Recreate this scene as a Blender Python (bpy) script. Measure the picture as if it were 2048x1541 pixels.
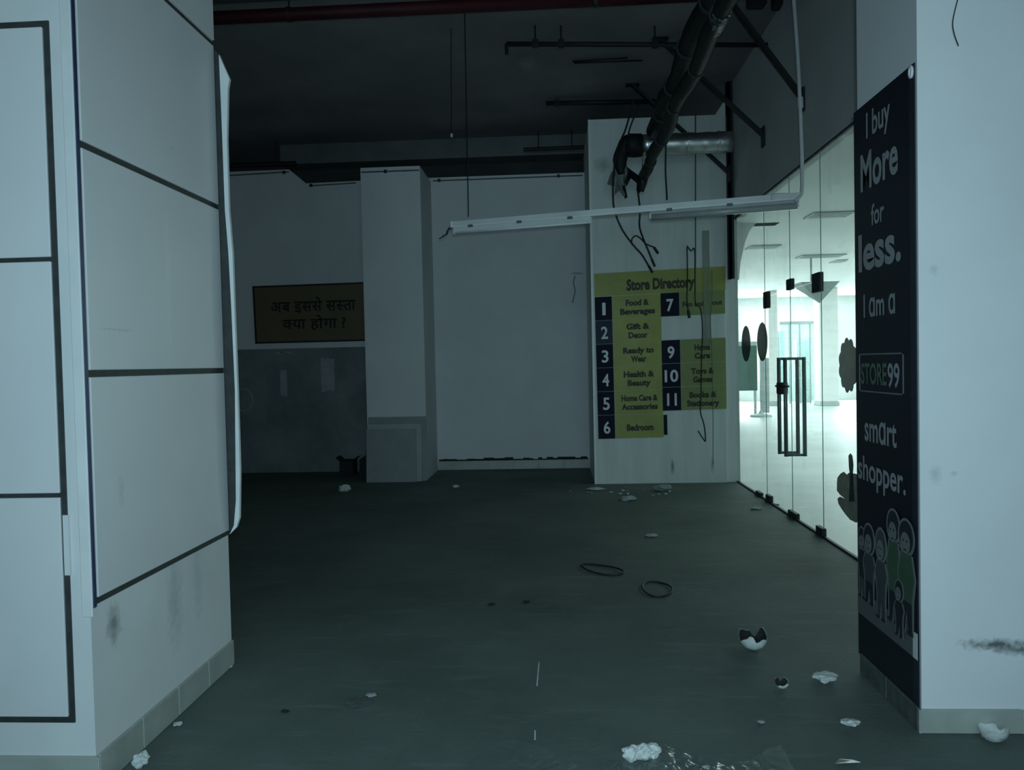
import bpy, bmesh, math, random
from mathutils import Vector, Matrix, noise
random.seed(7)
for o in list(bpy.data.objects): bpy.data.objects.remove(o, do_unlink=True)
SC = bpy.context.scene
COL = SC.collection

# ------------------------------------------------------------------ camera
IW, IH, FPX = 2048, 1541, 1539.0
YAW, PIT, ROLL = 0.0561, 0.0277, 0.0219
CAM = Vector((0, 0, 1.5))
_f = Vector((-math.sin(YAW)*math.cos(PIT), math.cos(YAW)*math.cos(PIT), -math.sin(PIT)))
_r0 = Vector((math.cos(YAW), math.sin(YAW), 0)); _u0 = _r0.cross(_f)
_r = _r0*math.cos(ROLL) - _u0*math.sin(ROLL); _u = _u0*math.cos(ROLL) + _r0*math.sin(ROLL)
cd = bpy.data.cameras.new('camera'); co = bpy.data.objects.new('camera', cd); COL.objects.link(co)
cd.sensor_width = 36; cd.lens = FPX/IW*36; cd.clip_start = .05; cd.clip_end = 200
m = Matrix((( _r.x, _u.x, -_f.x, CAM.x), (_r.y, _u.y, -_f.y, CAM.y), (_r.z, _u.z, -_f.z, CAM.z), (0, 0, 0, 1)))
co.matrix_world = m
SC.camera = co

# ------------------------------------------------------------------ world, lights, exposure
SC.view_settings.view_transform = 'Standard'; SC.view_settings.look = 'None'
SC.view_settings.exposure = 0.0; SC.view_settings.gamma = 1.0; SC.view_settings.use_curve_mapping = False
w = bpy.data.worlds.new('world'); SC.world = w; w.use_nodes = True
w.node_tree.nodes['Background'].inputs[0].default_value = (.50, .78, .86, 1)
w.node_tree.nodes['Background'].inputs[1].default_value = .065

def area_light(name, loc, target, sx, sy, power, color, spread=math.pi):
    l = bpy.data.lights.new(name, 'AREA'); l.shape = 'RECTANGLE'; l.size = sx; l.size_y = sy
    l.energy = power; l.color = color; l.spread = spread
    o = bpy.data.objects.new(name, l); COL.objects.link(o); o.location = loc
    o.rotation_euler = (Vector(target)-Vector(loc)).to_track_quat('-Z', 'Y').to_euler()
    return o
# the phone's own torch, held at the camera
tl = bpy.data.lights.new('phone_torch', 'SPOT'); tl.energy = 232; tl.color = (.56, .86, 1.0)
tl.spot_size = math.radians(125); tl.spot_blend = 1.0; tl.shadow_soft_size = .03
to = bpy.data.objects.new('phone_torch', tl); COL.objects.link(to)
to.matrix_world = Matrix.Translation(_r*.02 + _u*.06 - _f*.02) @ m
# added unseen area light behind the camera, softening falloff as entrance daylight would
area_light('added_rear_fill', (0.2, -7.5, 2.6), (0.2, 6, 1.6), 6, 3.4, 205, (.56, .88, 1.0))
# daylight and strip lights of the bright hall behind the glass
area_light('hall_daylight', (7.6, 27.2, 2.0), (7.0, 10, 1.0), 6.0, 2.6, 780, (.86, .98, 1.0))
area_light('hall_strip_light', (8.4, 18.0, 3.55), (8.4, 18, 0), 5.0, 7.0, 500, (.84, .98, .99))
area_light('hall_strip_light', (5.6, 8.5, 3.55), (5.6, 8.5, 0), 2.0, 5.0, 75, (.72, .97, .95))

# ------------------------------------------------------------------ pixel -> point on a known plane
def ray(px, py): return _r*((px-IW/2)/FPX) + _u*((IH/2-py)/FPX) + _f
def onX(px, py, X): d = ray(px, py); return CAM + d*((X-CAM.x)/d.x)
def onY(px, py, Y): d = ray(px, py); return CAM + d*((Y-CAM.y)/d.y)
def onZ(px, py, Z=0.0): d = ray(px, py); return CAM + d*((Z-CAM.z)/d.z)

# ------------------------------------------------------------------ materials
def nd(nt, t, **kw):
    n = nt.nodes.new(t)
    for k, v in kw.items(): setattr(n, k, v)
    return n
def new_mat(name):
    mt = bpy.data.materials.new(name); mt.use_nodes = True
    return mt, mt.node_tree, mt.node_tree.nodes['Principled BSDF']
def lin(c):
    return tuple(((x/255)/12.92 if x/255 <= .04045 else ((x/255+.055)/1.055)**2.4) for x in c)
def paint(name, c1, c2=None, scale=3.0, rough=.7, metal=0.0, bump=.0, bscale=60, stains=(), spec=.5, detail=6, contrast=(.35, .7), coat=0, streak=False):
    """noise-mottled paint; stains = [(centre, radii, colour, strength)] dirt of its own shape"""
    mt, nt, b = new_mat(name)
    geo = nd(nt, 'ShaderNodeNewGeometry')
    col = None
    if c2 is None: c2 = tuple(x*.86 for x in c1)
    nz = nd(nt, 'ShaderNodeTexNoise'); nz.inputs['Scale'].default_value = scale; nz.inputs['Detail'].default_value = detail
    nz.inputs['Roughness'].default_value = .62
    if streak:
        mpg = nd(nt, 'ShaderNodeMapping'); mpg.inputs['Scale'].default_value = (3.5, 1, .35); nt.links.new(geo.outputs['Position'], mpg.inputs['Vector']); nt.links.new(mpg.outputs[0], nz.inputs['Vector'])
    else: nt.links.new(geo.outputs['Position'], nz.inputs['Vector'])
    rp = nd(nt, 'ShaderNodeValToRGB'); rp.color_ramp.elements[0].position, rp.color_ramp.elements[1].position = contrast
    rp.color_ramp.elements[0].color = (*c2, 1); rp.color_ramp.elements[1].color = (*c1, 1)
    nt.links.new(nz.outputs['Fac'], rp.inputs['Fac']); col = rp.outputs['Color']
    for cen, rad, scol, st in stains:
        mp = nd(nt, 'ShaderNodeVectorMath', operation='SUBTRACT'); mp.inputs[1].default_value = cen
        nt.links.new(geo.outputs['Position'], mp.inputs[0])
        nz2 = nd(nt, 'ShaderNodeTexNoise'); nz2.inputs['Scale'].default_value = 1.4/max(.02, min(rad)); nz2.inputs['Detail'].default_value = 4
        nt.links.new(geo.outputs['Position'], nz2.inputs['Vector'])
        dv = nd(nt, 'ShaderNodeVectorMath', operation='DIVIDE'); dv.inputs[1].default_value = rad
        nt.links.new(mp.outputs[0], dv.inputs[0])
        ln = nd(nt, 'ShaderNodeVectorMath', operation='LENGTH'); nt.links.new(dv.outputs[0], ln.inputs[0])
        ad = nd(nt, 'ShaderNodeMath', operation='MULTIPLY_ADD'); ad.inputs[1].default_value = 1.2; nt.links.new(nz2.outputs['Fac'], ad.inputs[0]); nt.links.new(ln.outputs['Value'], ad.inputs[2])
        mr = nd(nt, 'ShaderNodeMapRange'); mr.inputs['From Min'].default_value = 1.55; mr.inputs['From Max'].default_value = .7
        mr.inputs['To Min'].default_value = 0; mr.inputs['To Max'].default_value = st
        nt.links.new(ad.outputs[0], mr.inputs['Value'])
        mx = nd(nt, 'ShaderNodeMix', data_type='RGBA'); nt.links.new(mr.outputs['Result'], mx.inputs['Factor'])
        nt.links.new(col, mx.inputs[6]); mx.inputs[7].default_value = (*scol, 1); col = mx.outputs[2]
    nt.links.new(col, b.inputs['Base Color'])
    b.inputs['Roughness'].default_value = rough; b.inputs['Metallic'].default_value = metal
    b.inputs['Specular IOR Level'].default_value = spec
    if bump:
        nb = nd(nt, 'ShaderNodeTexNoise'); nb.inputs['Scale'].default_value = bscale; nb.inputs['Detail'].default_value = 4
        nt.links.new(geo.outputs['Position'], nb.inputs['Vector'])
        bp = nd(nt, 'ShaderNodeBump'); bp.inputs['Strength'].default_value = bump; bp.inputs['Distance'].default_value = .01
        nt.links.new(nb.outputs['Fac'], bp.inputs['Height']); nt.links.new(bp.outputs['Normal'], b.inputs['Normal'])
    return mt
def glassy(name, tint, refl=.08, rough=.0, haze=0.0, hcol=(.7, .85, .82)):
    mt, nt, b = new_mat(name); nt.nodes.remove(b)
    out = nt.nodes['Material Output']
    tr = nd(nt, 'ShaderNodeBsdfTransparent'); tr.inputs[0].default_value = (*tint, 1)
    gl = nd(nt, 'ShaderNodeBsdfGlossy'); gl.inputs['Roughness'].default_value = rough
    lw = nd(nt, 'ShaderNodeLayerWeight'); lw.inputs['Blend'].default_value = .5
    pw = nd(nt, 'ShaderNodeMath', operation='POWER'); pw.inputs[1].default_value = 5; nt.links.new(lw.outputs['Facing'], pw.inputs[0])
    fr = nd(nt, 'ShaderNodeMath', operation='MULTIPLY_ADD'); fr.inputs[1].default_value = .7; fr.inputs[2].default_value = refl*.35; nt.links.new(pw.outputs[0], fr.inputs[0])
    mx = nd(nt, 'ShaderNodeMixShader'); nt.links.new(fr.outputs[0], mx.inputs[0])
    if haze:
        df = nd(nt, 'ShaderNodeBsdfDiffuse'); df.inputs[0].default_value = (*hcol, 1)
        nz = nd(nt, 'ShaderNodeTexNoise'); nz.inputs['Scale'].default_value = 2.2; nz.inputs['Detail'].default_value = 8
        geo = nd(nt, 'ShaderNodeNewGeometry'); nt.links.new(geo.outputs['Position'], nz.inputs['Vector'])
        ml = nd(nt, 'ShaderNodeMath', operation='MULTIPLY'); ml.inputs[1].default_value = haze*2; nt.links.new(nz.outputs['Fac'], ml.inputs[0])
        m2 = nd(nt, 'ShaderNodeMixShader'); nt.links.new(ml.outputs[0], m2.inputs[0])
        nt.links.new(tr.outputs[0], m2.inputs[1]); nt.links.new(df.outputs[0], m2.inputs[2]); nt.links.new(m2.outputs[0], mx.inputs[1])
    else:
        nt.links.new(tr.outputs[0], mx.inputs[1])
    nt.links.new(gl.outputs[0], mx.inputs[2]); nt.links.new(mx.outputs[0], out.inputs['Surface'])
    return mt

# ------------------------------------------------------------------ mesh helpers
class B:
    def __init__(s): s.v = []; s.f = []
    def add(s, vs, fs):
        n = len(s.v); s.v += [Vector(p) for p in vs]; s.f += [tuple(i+n for i in f) for f in fs]; return s
    def box(s, a, b):
        x0, y0, z0 = (min(a[i], b[i]) for i in range(3)); x1, y1, z1 = (max(a[i], b[i]) for i in range(3))
        return s.add([(x0,y0,z0),(x1,y0,z0),(x1,y1,z0),(x0,y1,z0),(x0,y0,z1),(x1,y0,z1),(x1,y1,z1),(x0,y1,z1)],
                     [(0,3,2,1),(4,5,6,7),(0,1,5,4),(1,2,6,5),(2,3,7,6),(3,0,4,7)])
    def bbox(s, a, b, bev=.004):
        """box with chamfered edges"""
        bm = bmesh.new(); t = B().box(a, b)
        vs = [bm.verts.new(p) for p in t.v]
        for f in t.f: bm.faces.new([vs[i] for i in f])
        bmesh.ops.bevel(bm, geom=list(bm.edges), offset=bev, segments=1, affect='EDGES')
        bm.verts.index_update(); s.add([v.co.copy() for v in bm.verts], [[v.index for v in f.verts] for f in bm.faces]); bm.free(); return s
    def bar(s, p, q, wx, wy, up=(0, 0, 1)):
        """rectangular bar from p to q"""
        p, q = Vector(p), Vector(q); d = (q-p).normalized(); a = d.cross(Vector(up))
        if a.length < 1e-4: a = d.cross(Vector((1, 0, 0)))
        a.normalize(); c = a.cross(d).normalized(); a *= wx/2; c *= wy/2
        return s.add([p-a-c, p+a-c, p+a+c, p-a+c, q-a-c, q+a-c, q+a+c, q-a+c],
                     [(0,1,2,3),(7,6,5,4),(0,4,5,1),(1,5,6,2),(2,6,7,3),(3,7,4,0)])
    def tube(s, pts, r, seg=8, closed=False, caps=True):
        pts = [Vector(p) for p in pts]; n = len(pts); rings = []
        rr = r if isinstance(r, (list, tuple)) else [r]*n
        ref = None
        for i, p in enumerate(pts):
            a = pts[(i-1) % n] if (closed or i > 0) else p; b = pts[(i+1) % n] if (closed or i < n-1) else p
            t = (b-a); t = t.normalized() if t.length > 1e-9 else Vector((0, 0, 1))
            if ref is None:
                ref = t.cross(Vector((0, 0, 1)))
                if ref.length < .1: ref = t.cross(Vector((1, 0, 0)))
            ref = (ref - t*ref.dot(t)).normalized(); c = t.cross(ref)
            rings.append([p + (ref*math.cos(k*2*math.pi/seg) + c*math.sin(k*2*math.pi/seg))*rr[i] for k in range(seg)])
        vs = [v for rg in rings for v in rg]; fs = []
        for i in range(n if closed else n-1):
            j = (i+1) % n
            for k in range(seg): fs.append((i*seg+k, i*seg+(k+1) % seg, j*seg+(k+1) % seg, j*seg+k))
        if caps and not closed: fs += [tuple(reversed(range(seg))), tuple((n-1)*seg+k for k in range(seg))]
        return s.add(vs, fs)
    def prism(s, poly, depth):
        """polygon of 3-D points swept by a vector"""
        poly = [Vector(p) for p in poly]; n = len(poly); d = Vector(depth)
        return s.add(poly + [p+d for p in poly], [tuple(range(n)), tuple(reversed(range(n, 2*n)))] + [(i, n+i, n+(i+1) % n, (i+1) % n) for i in range(n)])
    def lathe(s, prof, c, seg=24, axis=None):
        rings = []
        for r_, z in prof: rings.append([Vector(c)+Vector((r_*math.cos(k*2*math.pi/seg), r_*math.sin(k*2*math.pi/seg), z)) for k in range(seg)])
        vs = [v for g in rings for v in g]; fs = []
        for i in range(len(prof)-1):
            for k in range(seg): fs.append((i*seg+k, i*seg+(k+1) % seg, (i+1)*seg+(k+1) % seg, (i+1)*seg+k))
        return s.add(vs, fs)
def smooth_path(pts, n=6):
    pts = [Vector(p) for p in pts]; out = []
    for i in range(len(pts)-1):
        p0 = pts[max(i-1, 0)]; p1 = pts[i]; p2 = pts[i+1]; p3 = pts[min(i+2, len(pts)-1)]
        for k in range(n):
            t = k/n
            out.append(.5*((2*p1)+(p2-p0)*t+(2*p0-5*p1+4*p2-p3)*t*t+(3*p1-p0-3*p2+p3)*t**3))
    out.append(pts[-1]); return out

def link(name, b, mat, loc=Vector((0, 0, 0)), smooth=False):
    me = bpy.data.meshes.new(name); loc = Vector(loc)
    me.from_pydata([tuple(v-loc) for v in b.v], [], b.f); me.update()
    bm = bmesh.new(); bm.from_mesh(me); bmesh.ops.recalc_face_normals(bm, faces=bm.faces); bm.to_mesh(me); bm.free()
    if smooth:
        for p in me.polygons: p.use_smooth = True
    me.materials.append(mat)
    o = bpy.data.objects.new(name, me); COL.objects.link(o); o.location = loc
    return o
def struct(name, b, mat, label=None, cat=None):
    o = link(name, b, mat); o['kind'] = 'structure'
    if label: o['label'] = label
    if cat: o['category'] = cat
    return o
def base_of(b):
    xs = [v.x for v in b.v]; ys = [v.y for v in b.v]; zs = [v.z for v in b.v]
    return Vector(((min(xs)+max(xs))/2, (min(ys)+max(ys))/2, min(zs)))
def tag(o, label, cat, group=None, kind=None):
    o['label'] = label; o['category'] = cat
    if group: o['group'] = group
    if kind: o['kind'] = kind
    return o
def single(name, b, mat, label, cat, group=None, smooth=False, kind=None):
    return tag(link(name, b, mat, base_of(b), smooth), label, cat, group, kind)
def thing(name, loc, label, cat, group=None):
    o = bpy.data.objects.new(name, None); COL.objects.link(o); o.location = loc; o.empty_display_size = .05
    return tag(o, label, cat, group)
def world_loc(o):
    p = Vector(o.location)
    while o.parent: o = o.parent; p = p + Vector(o.location)
    return p
def part(name, b, mat, parent, label=None, smooth=False, kind=None):
    o = link(name, b, mat, world_loc(parent), smooth); o.location = (0, 0, 0); o.parent = parent
    if label: o['label'] = label
    if kind: o['kind'] = kind
    return o

# ------------------------------------------------------------------ lettering
_DG = {}
def glyphs(s, bold=.0, cut=None):
    """flat outline of a text as ([(x, y)], faces); cut keeps only the left fraction"""
    key = (s, bold, cut)
    if key in _DG: return _DG[key]
    cu = bpy.data.curves.new('t', 'FONT'); cu.body = s; cu.size = 1; cu.offset = bold; cu.fill_mode = 'FRONT'; cu.resolution_u = 3
    ob = bpy.data.objects.new('t', cu); COL.objects.link(ob)
    bpy.context.view_layer.update()
    me = bpy.data.meshes.new_from_object(ob.evaluated_get(bpy.context.evaluated_depsgraph_get()))
    bm = bmesh.new(); bm.from_mesh(me)
    if cut:
        xs = [v.co.x for v in bm.verts]; xc = min(xs)+(max(xs)-min(xs))*cut
        bmesh.ops.bisect_plane(bm, geom=list(bm.verts)+list(bm.edges)+list(bm.faces), plane_co=(xc, 0, 0), plane_no=(1, 0, 0), clear_outer=True)
    bm.verts.index_update()
    r = ([(v.co.x, v.co.y) for v in bm.verts], [[v.index for v in f.verts] for f in bm.faces]); bm.free()
    bpy.data.meshes.remove(me); bpy.data.objects.remove(ob, do_unlink=True); bpy.data.curves.remove(cu)
    _DG[key] = r; return r
def run(pieces, bold=.0, gap=0.0, space=.28):
    """set separately built glyph clusters side by side"""
    V, F = [], []; x = 0
    for p in pieces:
        if p == ' ': x += space; continue
        s, cut = p if isinstance(p, tuple) else (p, None)
        v, f = glyphs(s, bold, cut); x0 = min(a for a, _ in v); n = len(V)
        V += [(a-x0+x, c) for a, c in v]; F += [[i+n for i in g] for g in f]; x = max(a for a, _ in V)+gap
    return V, F
def set_text(g, fn, yr=None):
    """map glyph outline to the unit box (0..1, 0..1 between baseline and top) and through fn(u, v) -> point"""
    v, f = g; x0 = min(a for a, _ in v); x1 = max(a for a, _ in v)
    y0, y1 = yr if yr else (min(c for _, c in v), max(c for _, c in v))
    return B().add([fn((a-x0)/(x1-x0), (c-y0)/(y1-y0)) for a, c in v], f)

# ------------------------------------------------------------------ palette
WHITE = (.80, .80, .80)
DIRT = (.16, .17, .17)
XL, YL0 = -1.672, None      # left pillar: side face plane
yl0 = onX(192, 1512, XL).y   # its front face plane
yl1 = 3.795
XR, YR0 = 1.425, 3.10
YR1 = onX(1714, 160, XR).y
GX = 2.20                    # plane of the glass front
YD = 9.45                    # directory pillar face
YC = 10.0                    # slim pillar face
YB = 10.9                    # rear wall
ZC = 4.80                    # ceiling
M = {}
pst = onX(226, 1250, XL)
M['pillar_side'] = paint('painted_pillar_side', (.76, .76, .76), (.66, .67, .67), 1.6, .62, stains=[
    (tuple(onX(228, 1248, XL)), (.05, .06, .10), DIRT, .75), (tuple(onX(350, 1200, XL)), (.05, .09, .26), (.45, .47, .47), .6),
    (tuple(onX(395, 1150, XL)), (.05, .06, .3), (.5, .52, .52), .5)])
M['panel'] = paint('cladding_panel', (.76, .76, .76), (.70, .70, .71), 1.2, .38, spec=.4, stains=[
    (tuple(onX(225, 660, XL)), (.03, .16, .006), (.35, .35, .35), .6), (tuple(onX(235, 985, XL)), (.03, .03, .10), (.45, .47, .47), .5),
    (tuple(onX(338, 297, XL)), (.02, .02, .012), (.25, .25, .25), .9), (tuple(onX(330, 560, XL)), (.05, .03, .5), (.86, .86, .86), .3)])
M['gasket'] = paint('dark_gasket_and_shade_line', (.045, .05, .05), (.025, .03, .03), 20, .6)
M['gasket_blue'] = paint('blue_edge_film', (.03, .04, .12), (.02, .03, .06), 20, .4)
M['pillar'] = paint('painted_pillar', (.78, .78, .79), (.70, .71, .72), 1.1, .6, stains=[
    (tuple(onY(1990, 1290, YR0)), (.16, .06, .030), (.10, .11, .11), .95), (tuple(onY(2045, 1300, YR0)), (.16, .06, .030), (.14, .15, .15), .9), (tuple(onY(1870, 950, YR0)), (.03, .04, .05), (.42, .45, .47), .5),
    (tuple(onY(1868, 540, YR0)), (.025, .04, .03), (.45, .47, .5), .5), (tuple(onY(1908, 948, YR0)), (.02, .04, .015), (.42, .45, .45), .5)])
M['white'] = paint('rough_white_wall', (.70, .71, .72), (.62, .63, .64), 1.3, .85, bump=.15, bscale=25)
M['dirwall'] = paint('stained_white_wall', (.72, .74, .72), (.60, .63, .61), 1.8, .8, streak=True, stains=[
    (tuple(onY(1205, 330, YD)), (.14, .1, .12), (.25, .27, .27), .6), (tuple(onY(1345, 935, YD)), (.03, .1, .12), (.1, .1, .1), .8),
    (tuple(onY(1425, 930, YD)), (.03, .1, .12), (.1, .1, .1), .6), (tuple(onY(1410, 680, YD)), (.05, .1, .5), (.3, .32, .3), .5)])
M['ceiling'] = paint('bare_concrete_ceiling', (.27, .26, .265), (.17, .165, .17), .7, .95, bump=.3, bscale=9, stains=[
    (tuple(onZ(1058, 130, ZC)), (.14, .3, .2), (.4, .4, .4), .5), (tuple(onZ(985, 110, ZC)), (.25, .6, .2), (.22, .22, .22), .6)])
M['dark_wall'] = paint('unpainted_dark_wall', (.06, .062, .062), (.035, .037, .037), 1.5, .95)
M['beam'] = paint('bare_concrete_beam', (.17, .18, .18), (.12, .13, .13), 2.5, .95, bump=.2, bscale=14)
M['bulkhead'] = paint('grey_bulkhead', (.68, .69, .68), (.58, .59, .58), 1.0, .8)
M['dado'] = paint('grey_bare_plaster', (.25, .275, .275), (.15, .17, .17), 2.0, .9, bump=.2, bscale=30)
M['dado_dark'] = paint('dark_grey_green', (.12, .14, .133), (.07, .082, .078), 18, .9)
M['patch'] = paint('pale_filler_patch', (.42, .43, .44), (.32, .33, .34), 7, .9)
M['skirt'] = paint('beige_skirting_tile', (.44, .46, .42), (.34, .36, .33), 5, .35, spec=.5)
M['grout'] = paint('pale_grout', (.6, .6, .57), (.4, .4, .4), 8, .8)
M['black'] = paint('black_rubber', (.014, .015, .016), (.008, .009, .009), 9, .55)
M['trunking'] = paint('grey_green_trunking', (.36, .42, .34), (.30, .35, .29), 4, .6)
M['iron'] = paint('black_painted_iron', (.014, .015, .016), (.008, .009, .010), 6, .6)
M['steel'] = paint('brushed_steel', (.45, .46, .46), (.33, .34, .34), 9, .28, metal=1)
M['pull'] = paint('dull_steel_pull', (.17, .22, .20), (.13, .17, .16), 6, .4, metal=.3)
M['red'] = paint('dark_red_sprinkler_pipe', (.055, .008, .012), (.03, .005, .008), 3, .6, spec=.2)
M['foil'] = paint('silver_foil_wrap', (.80, .81, .82), (.55, .56, .56), 3.5, .34, metal=1, bump=.1, bscale=14)
M['crinkle'] = paint('crinkled_foil', (.22, .23, .23), (.03, .03, .03), 26, .32, metal=.7, bump=1.0, bscale=55, contrast=(.45, .6))
M['trunk'] = paint('black_duct_wrap', (.016, .017, .018), (.008, .009, .009), 4, .6, spec=.25, bump=.6, bscale=18)
M['alu'] = paint('white_enamelled_batten', (.66, .68, .68), (.56, .58, .58), 4, .4)
M['tubeglass'] = paint('grey_dead_tube', (.36, .38, .37), (.28, .30, .29), 5, .3)
M['pvc'] = paint('white_plastic_conduit', (.62, .63, .63), (.5, .51, .51), 4, .45)
M['trimwhite'] = paint('white_trim_lip', (.78, .79, .79), (.70, .71, .71), 5, .4)
M['trimgrey'] = paint('grey_trim_web', (.12, .13, .13), (.08, .09, .09), 4, .55)
M['yellow'] = paint('yellow_green_vinyl', (.35, .36, .075), (.27, .29, .06), 3.0, .5)
M['yellow_worn'] = paint('faded_yellow_vinyl', (.27, .30, .10), (.20, .25, .085), 5, .55)
M['ink'] = paint('black_print', (.035, .03, .012), (.025, .022, .01), 9, .6)
M['navy'] = paint('navy_vinyl', (.016, .018, .040), (.010, .012, .026), 3, .75, spec=.15)
M['navy_pale'] = paint('faded_navy_vinyl', (.055, .06, .095), (.035, .04, .065), 4, .75, spec=.15)
M['numeral'] = paint('white_print', (.75, .76, .78), (.64, .65, .67), 9, .6)
M['banner'] = paint('navy_banner_vinyl', (.012, .015, .024), (.008, .010, .016), 2, .42, spec=.4)
M['banner_edge'] = paint('navy_banner_border', (.020, .028, .042), (.016, .022, .034), 2, .45)
M['banner_text'] = paint('pale_banner_print', (.33, .35, .36), (.28, .30, .31), 6, .7)
M['banner_green'] = paint('green_banner_print', (.11, .19, .12), (.09, .15, .10), 6, .55)
M['banner_grey'] = paint('grey_banner_ground', (.13, .14, .145), (.11, .12, .125), 3, .55)
M['skin'] = paint('pale_figure_print', (.20, .215, .215), (.16, .175, .175), 6, .6)
M['cloth_g'] = paint('green_figure_print', (.065, .125, .075), (.055, .10, .06), 6, .6)
M['cloth_d'] = paint('dark_figure_print', (.022, .028, .035), (.016, .02, .026), 6, .6)
M['cloth_m'] = paint('grey_figure_print', (.065, .078, .078), (.05, .06, .06), 6, .6)
M['sign'] = paint('ochre_sign_vinyl', (.155, .115, .055), (.12, .09, .042), 2.5, .6)
M['sign_ink'] = paint('black_sign_print', (.010, .010, .010), (.008, .008, .008), 8, .7)
M['glass'] = glassy('green_tinted_glass', (.90, .962, .945), haze=.05)
M['shopglass'] = glassy('pale_shopfront_glass', (.90, .96, .955), haze=.30, hcol=(.72, .88, .86))
M['edge'] = paint('green_glass_edge', (.22, .36, .32), (.16, .28, .25), 5, .3)
M['film'] = paint('dark_green_film', (.030, .085, .065), (.022, .065, .05), 5, .6)
M['film2'] = paint('olive_green_film', (.085, .14, .085), (.055, .095, .058), 14, .7)
for k_, a_ in (('film', .86), ('film2', .80), ('trunking', .35)): M[k_].node_tree.nodes['Principled BSDF'].inputs['Alpha'].default_value = a_
M['board'] = paint('grey_plasterboard', (.30, .32, .335), (.25, .27, .28), 3.5, .85)
M['board2'] = paint('pale_plasterboard', (.40, .42, .43), (.34, .36, .37), 3.5, .85)
M['dark_box'] = paint('dark_grey_carton', (.020, .021, .022), (.012, .013, .014), 6, .8)
M['plaster'] = paint('broken_white_plaster', (.76, .78, .76), (.5, .52, .5), 22, .85, bump=.4, bscale=70)
M['soot'] = paint('sooty_crust', (.03, .033, .03), (.012, .013, .012), 45, .9, bump=.6, bscale=90)
M['bright'] = paint('bright_enamel', (.95, .95, .95), (.93, .93, .93), 9, .52, metal=1)
M['rag'] = paint('torn_grey_sleeve', (.22, .23, .23), (.10, .11, .11), 9, .7)
M['hallwhite'] = paint('hall_white_paint', (.85, .86, .85), (.80, .81, .80), 1, .6)
M['hallceil'] = paint('hall_ceiling', (.78, .80, .79), (.72, .75, .74), .8, .8)
M['hallgrey'] = paint('hall_grey_board', (.40, .46, .46), (.34, .40, .40), 2, .6)
M['hallvent'] = paint('hall_vent', (.52, .56, .55), (.46, .5, .49), 2, .6)
M['halldark'] = paint('hall_dark_board', (.05, .12, .10), (.04, .09, .075), 2, .6)
M['hallfloor'] = paint('hall_stone_floor', (.62, .65, .62), (.45, .48, .46), .9, .45, detail=10)
def floor_mat():
    mt, nt, b = new_mat('dusty_dark_floor')
    geo = nd(nt, 'ShaderNodeNewGeometry')
    def nz(sc, det, rg=.6):
        n = nd(nt, 'ShaderNodeTexNoise'); n.inputs['Scale'].default_value = sc; n.inputs['Detail'].default_value = det; n.inputs['Roughness'].default_value = rg
        nt.links.new(geo.outputs['Position'], n.inputs['Vector']); return n
    def ramp(src, p0, c0, p1, c1):
        r = nd(nt, 'ShaderNodeValToRGB'); r.color_ramp.elements[0].position = p0; r.color_ramp.elements[1].position = p1
        r.color_ramp.elements[0].color = (*c0, 1); r.color_ramp.elements[1].color = (*c1, 1); nt.links.new(src, r.inputs['Fac']); return r
    a = ramp(nz(.9, 8).outputs['Fac'], .36, (.095, .120, .107), .66, (.145, .176, .158))
    d = ramp(nz(6, 10, .75).outputs['Fac'], .55, (0, 0, 0), .80, (.5, .5, .5))
    mx = nd(nt, 'ShaderNodeMix', data_type='RGBA'); nt.links.new(d.outputs['Color'], mx.inputs['Factor']); nt.links.new(a.outputs['Color'], mx.inputs[6]); mx.inputs[7].default_value = (.20, .235, .215, 1)
    # scuffed pale streaks near the doors
    mp = nd(nt, 'ShaderNodeMapping'); mp.inputs['Rotation'].default_value = (0, 0, .5); mp.inputs['Scale'].default_value = (1.2, 7, 1)
    nt.links.new(geo.outputs['Position'], mp.inputs['Vector'])
    n3 = nd(nt, 'ShaderNodeTexNoise'); n3.inputs['Scale'].default_value = 1.6; n3.inputs['Detail'].default_value = 9; n3.inputs['Roughness'].default_value = .7
    nt.links.new(mp.outputs[0], n3.inputs['Vector'])
    s = ramp(n3.outputs['Fac'], .54, (0, 0, 0), .72, (.65, .65, .65))
    m2 = nd(nt, 'ShaderNodeMix', data_type='RGBA'); nt.links.new(s.outputs['Color'], m2.inputs['Factor']); nt.links.new(mx.outputs[2], m2.inputs[6]); m2.inputs[7].default_value = (.20, .235, .215, 1)
    nt.links.new(m2.outputs[2], b.inputs['Base Color']); b.inputs['Roughness'].default_value = .72; b.inputs['Specular IOR Level'].default_value = .25
    bp = nd(nt, 'ShaderNodeBump'); bp.inputs['Strength'].default_value = .25; bp.inputs['Distance'].default_value = .01
    nt.links.new(nz(40, 6).outputs['Fac'], bp.inputs['Height']); nt.links.new(bp.outputs['Normal'], b.inputs['Normal'])
    return mt
M['floor'] = floor_mat()
M['plastic'] = glassy('clear_plastic_sheet', (.93, .95, .95), refl=.25, rough=.16, haze=.05)

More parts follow.
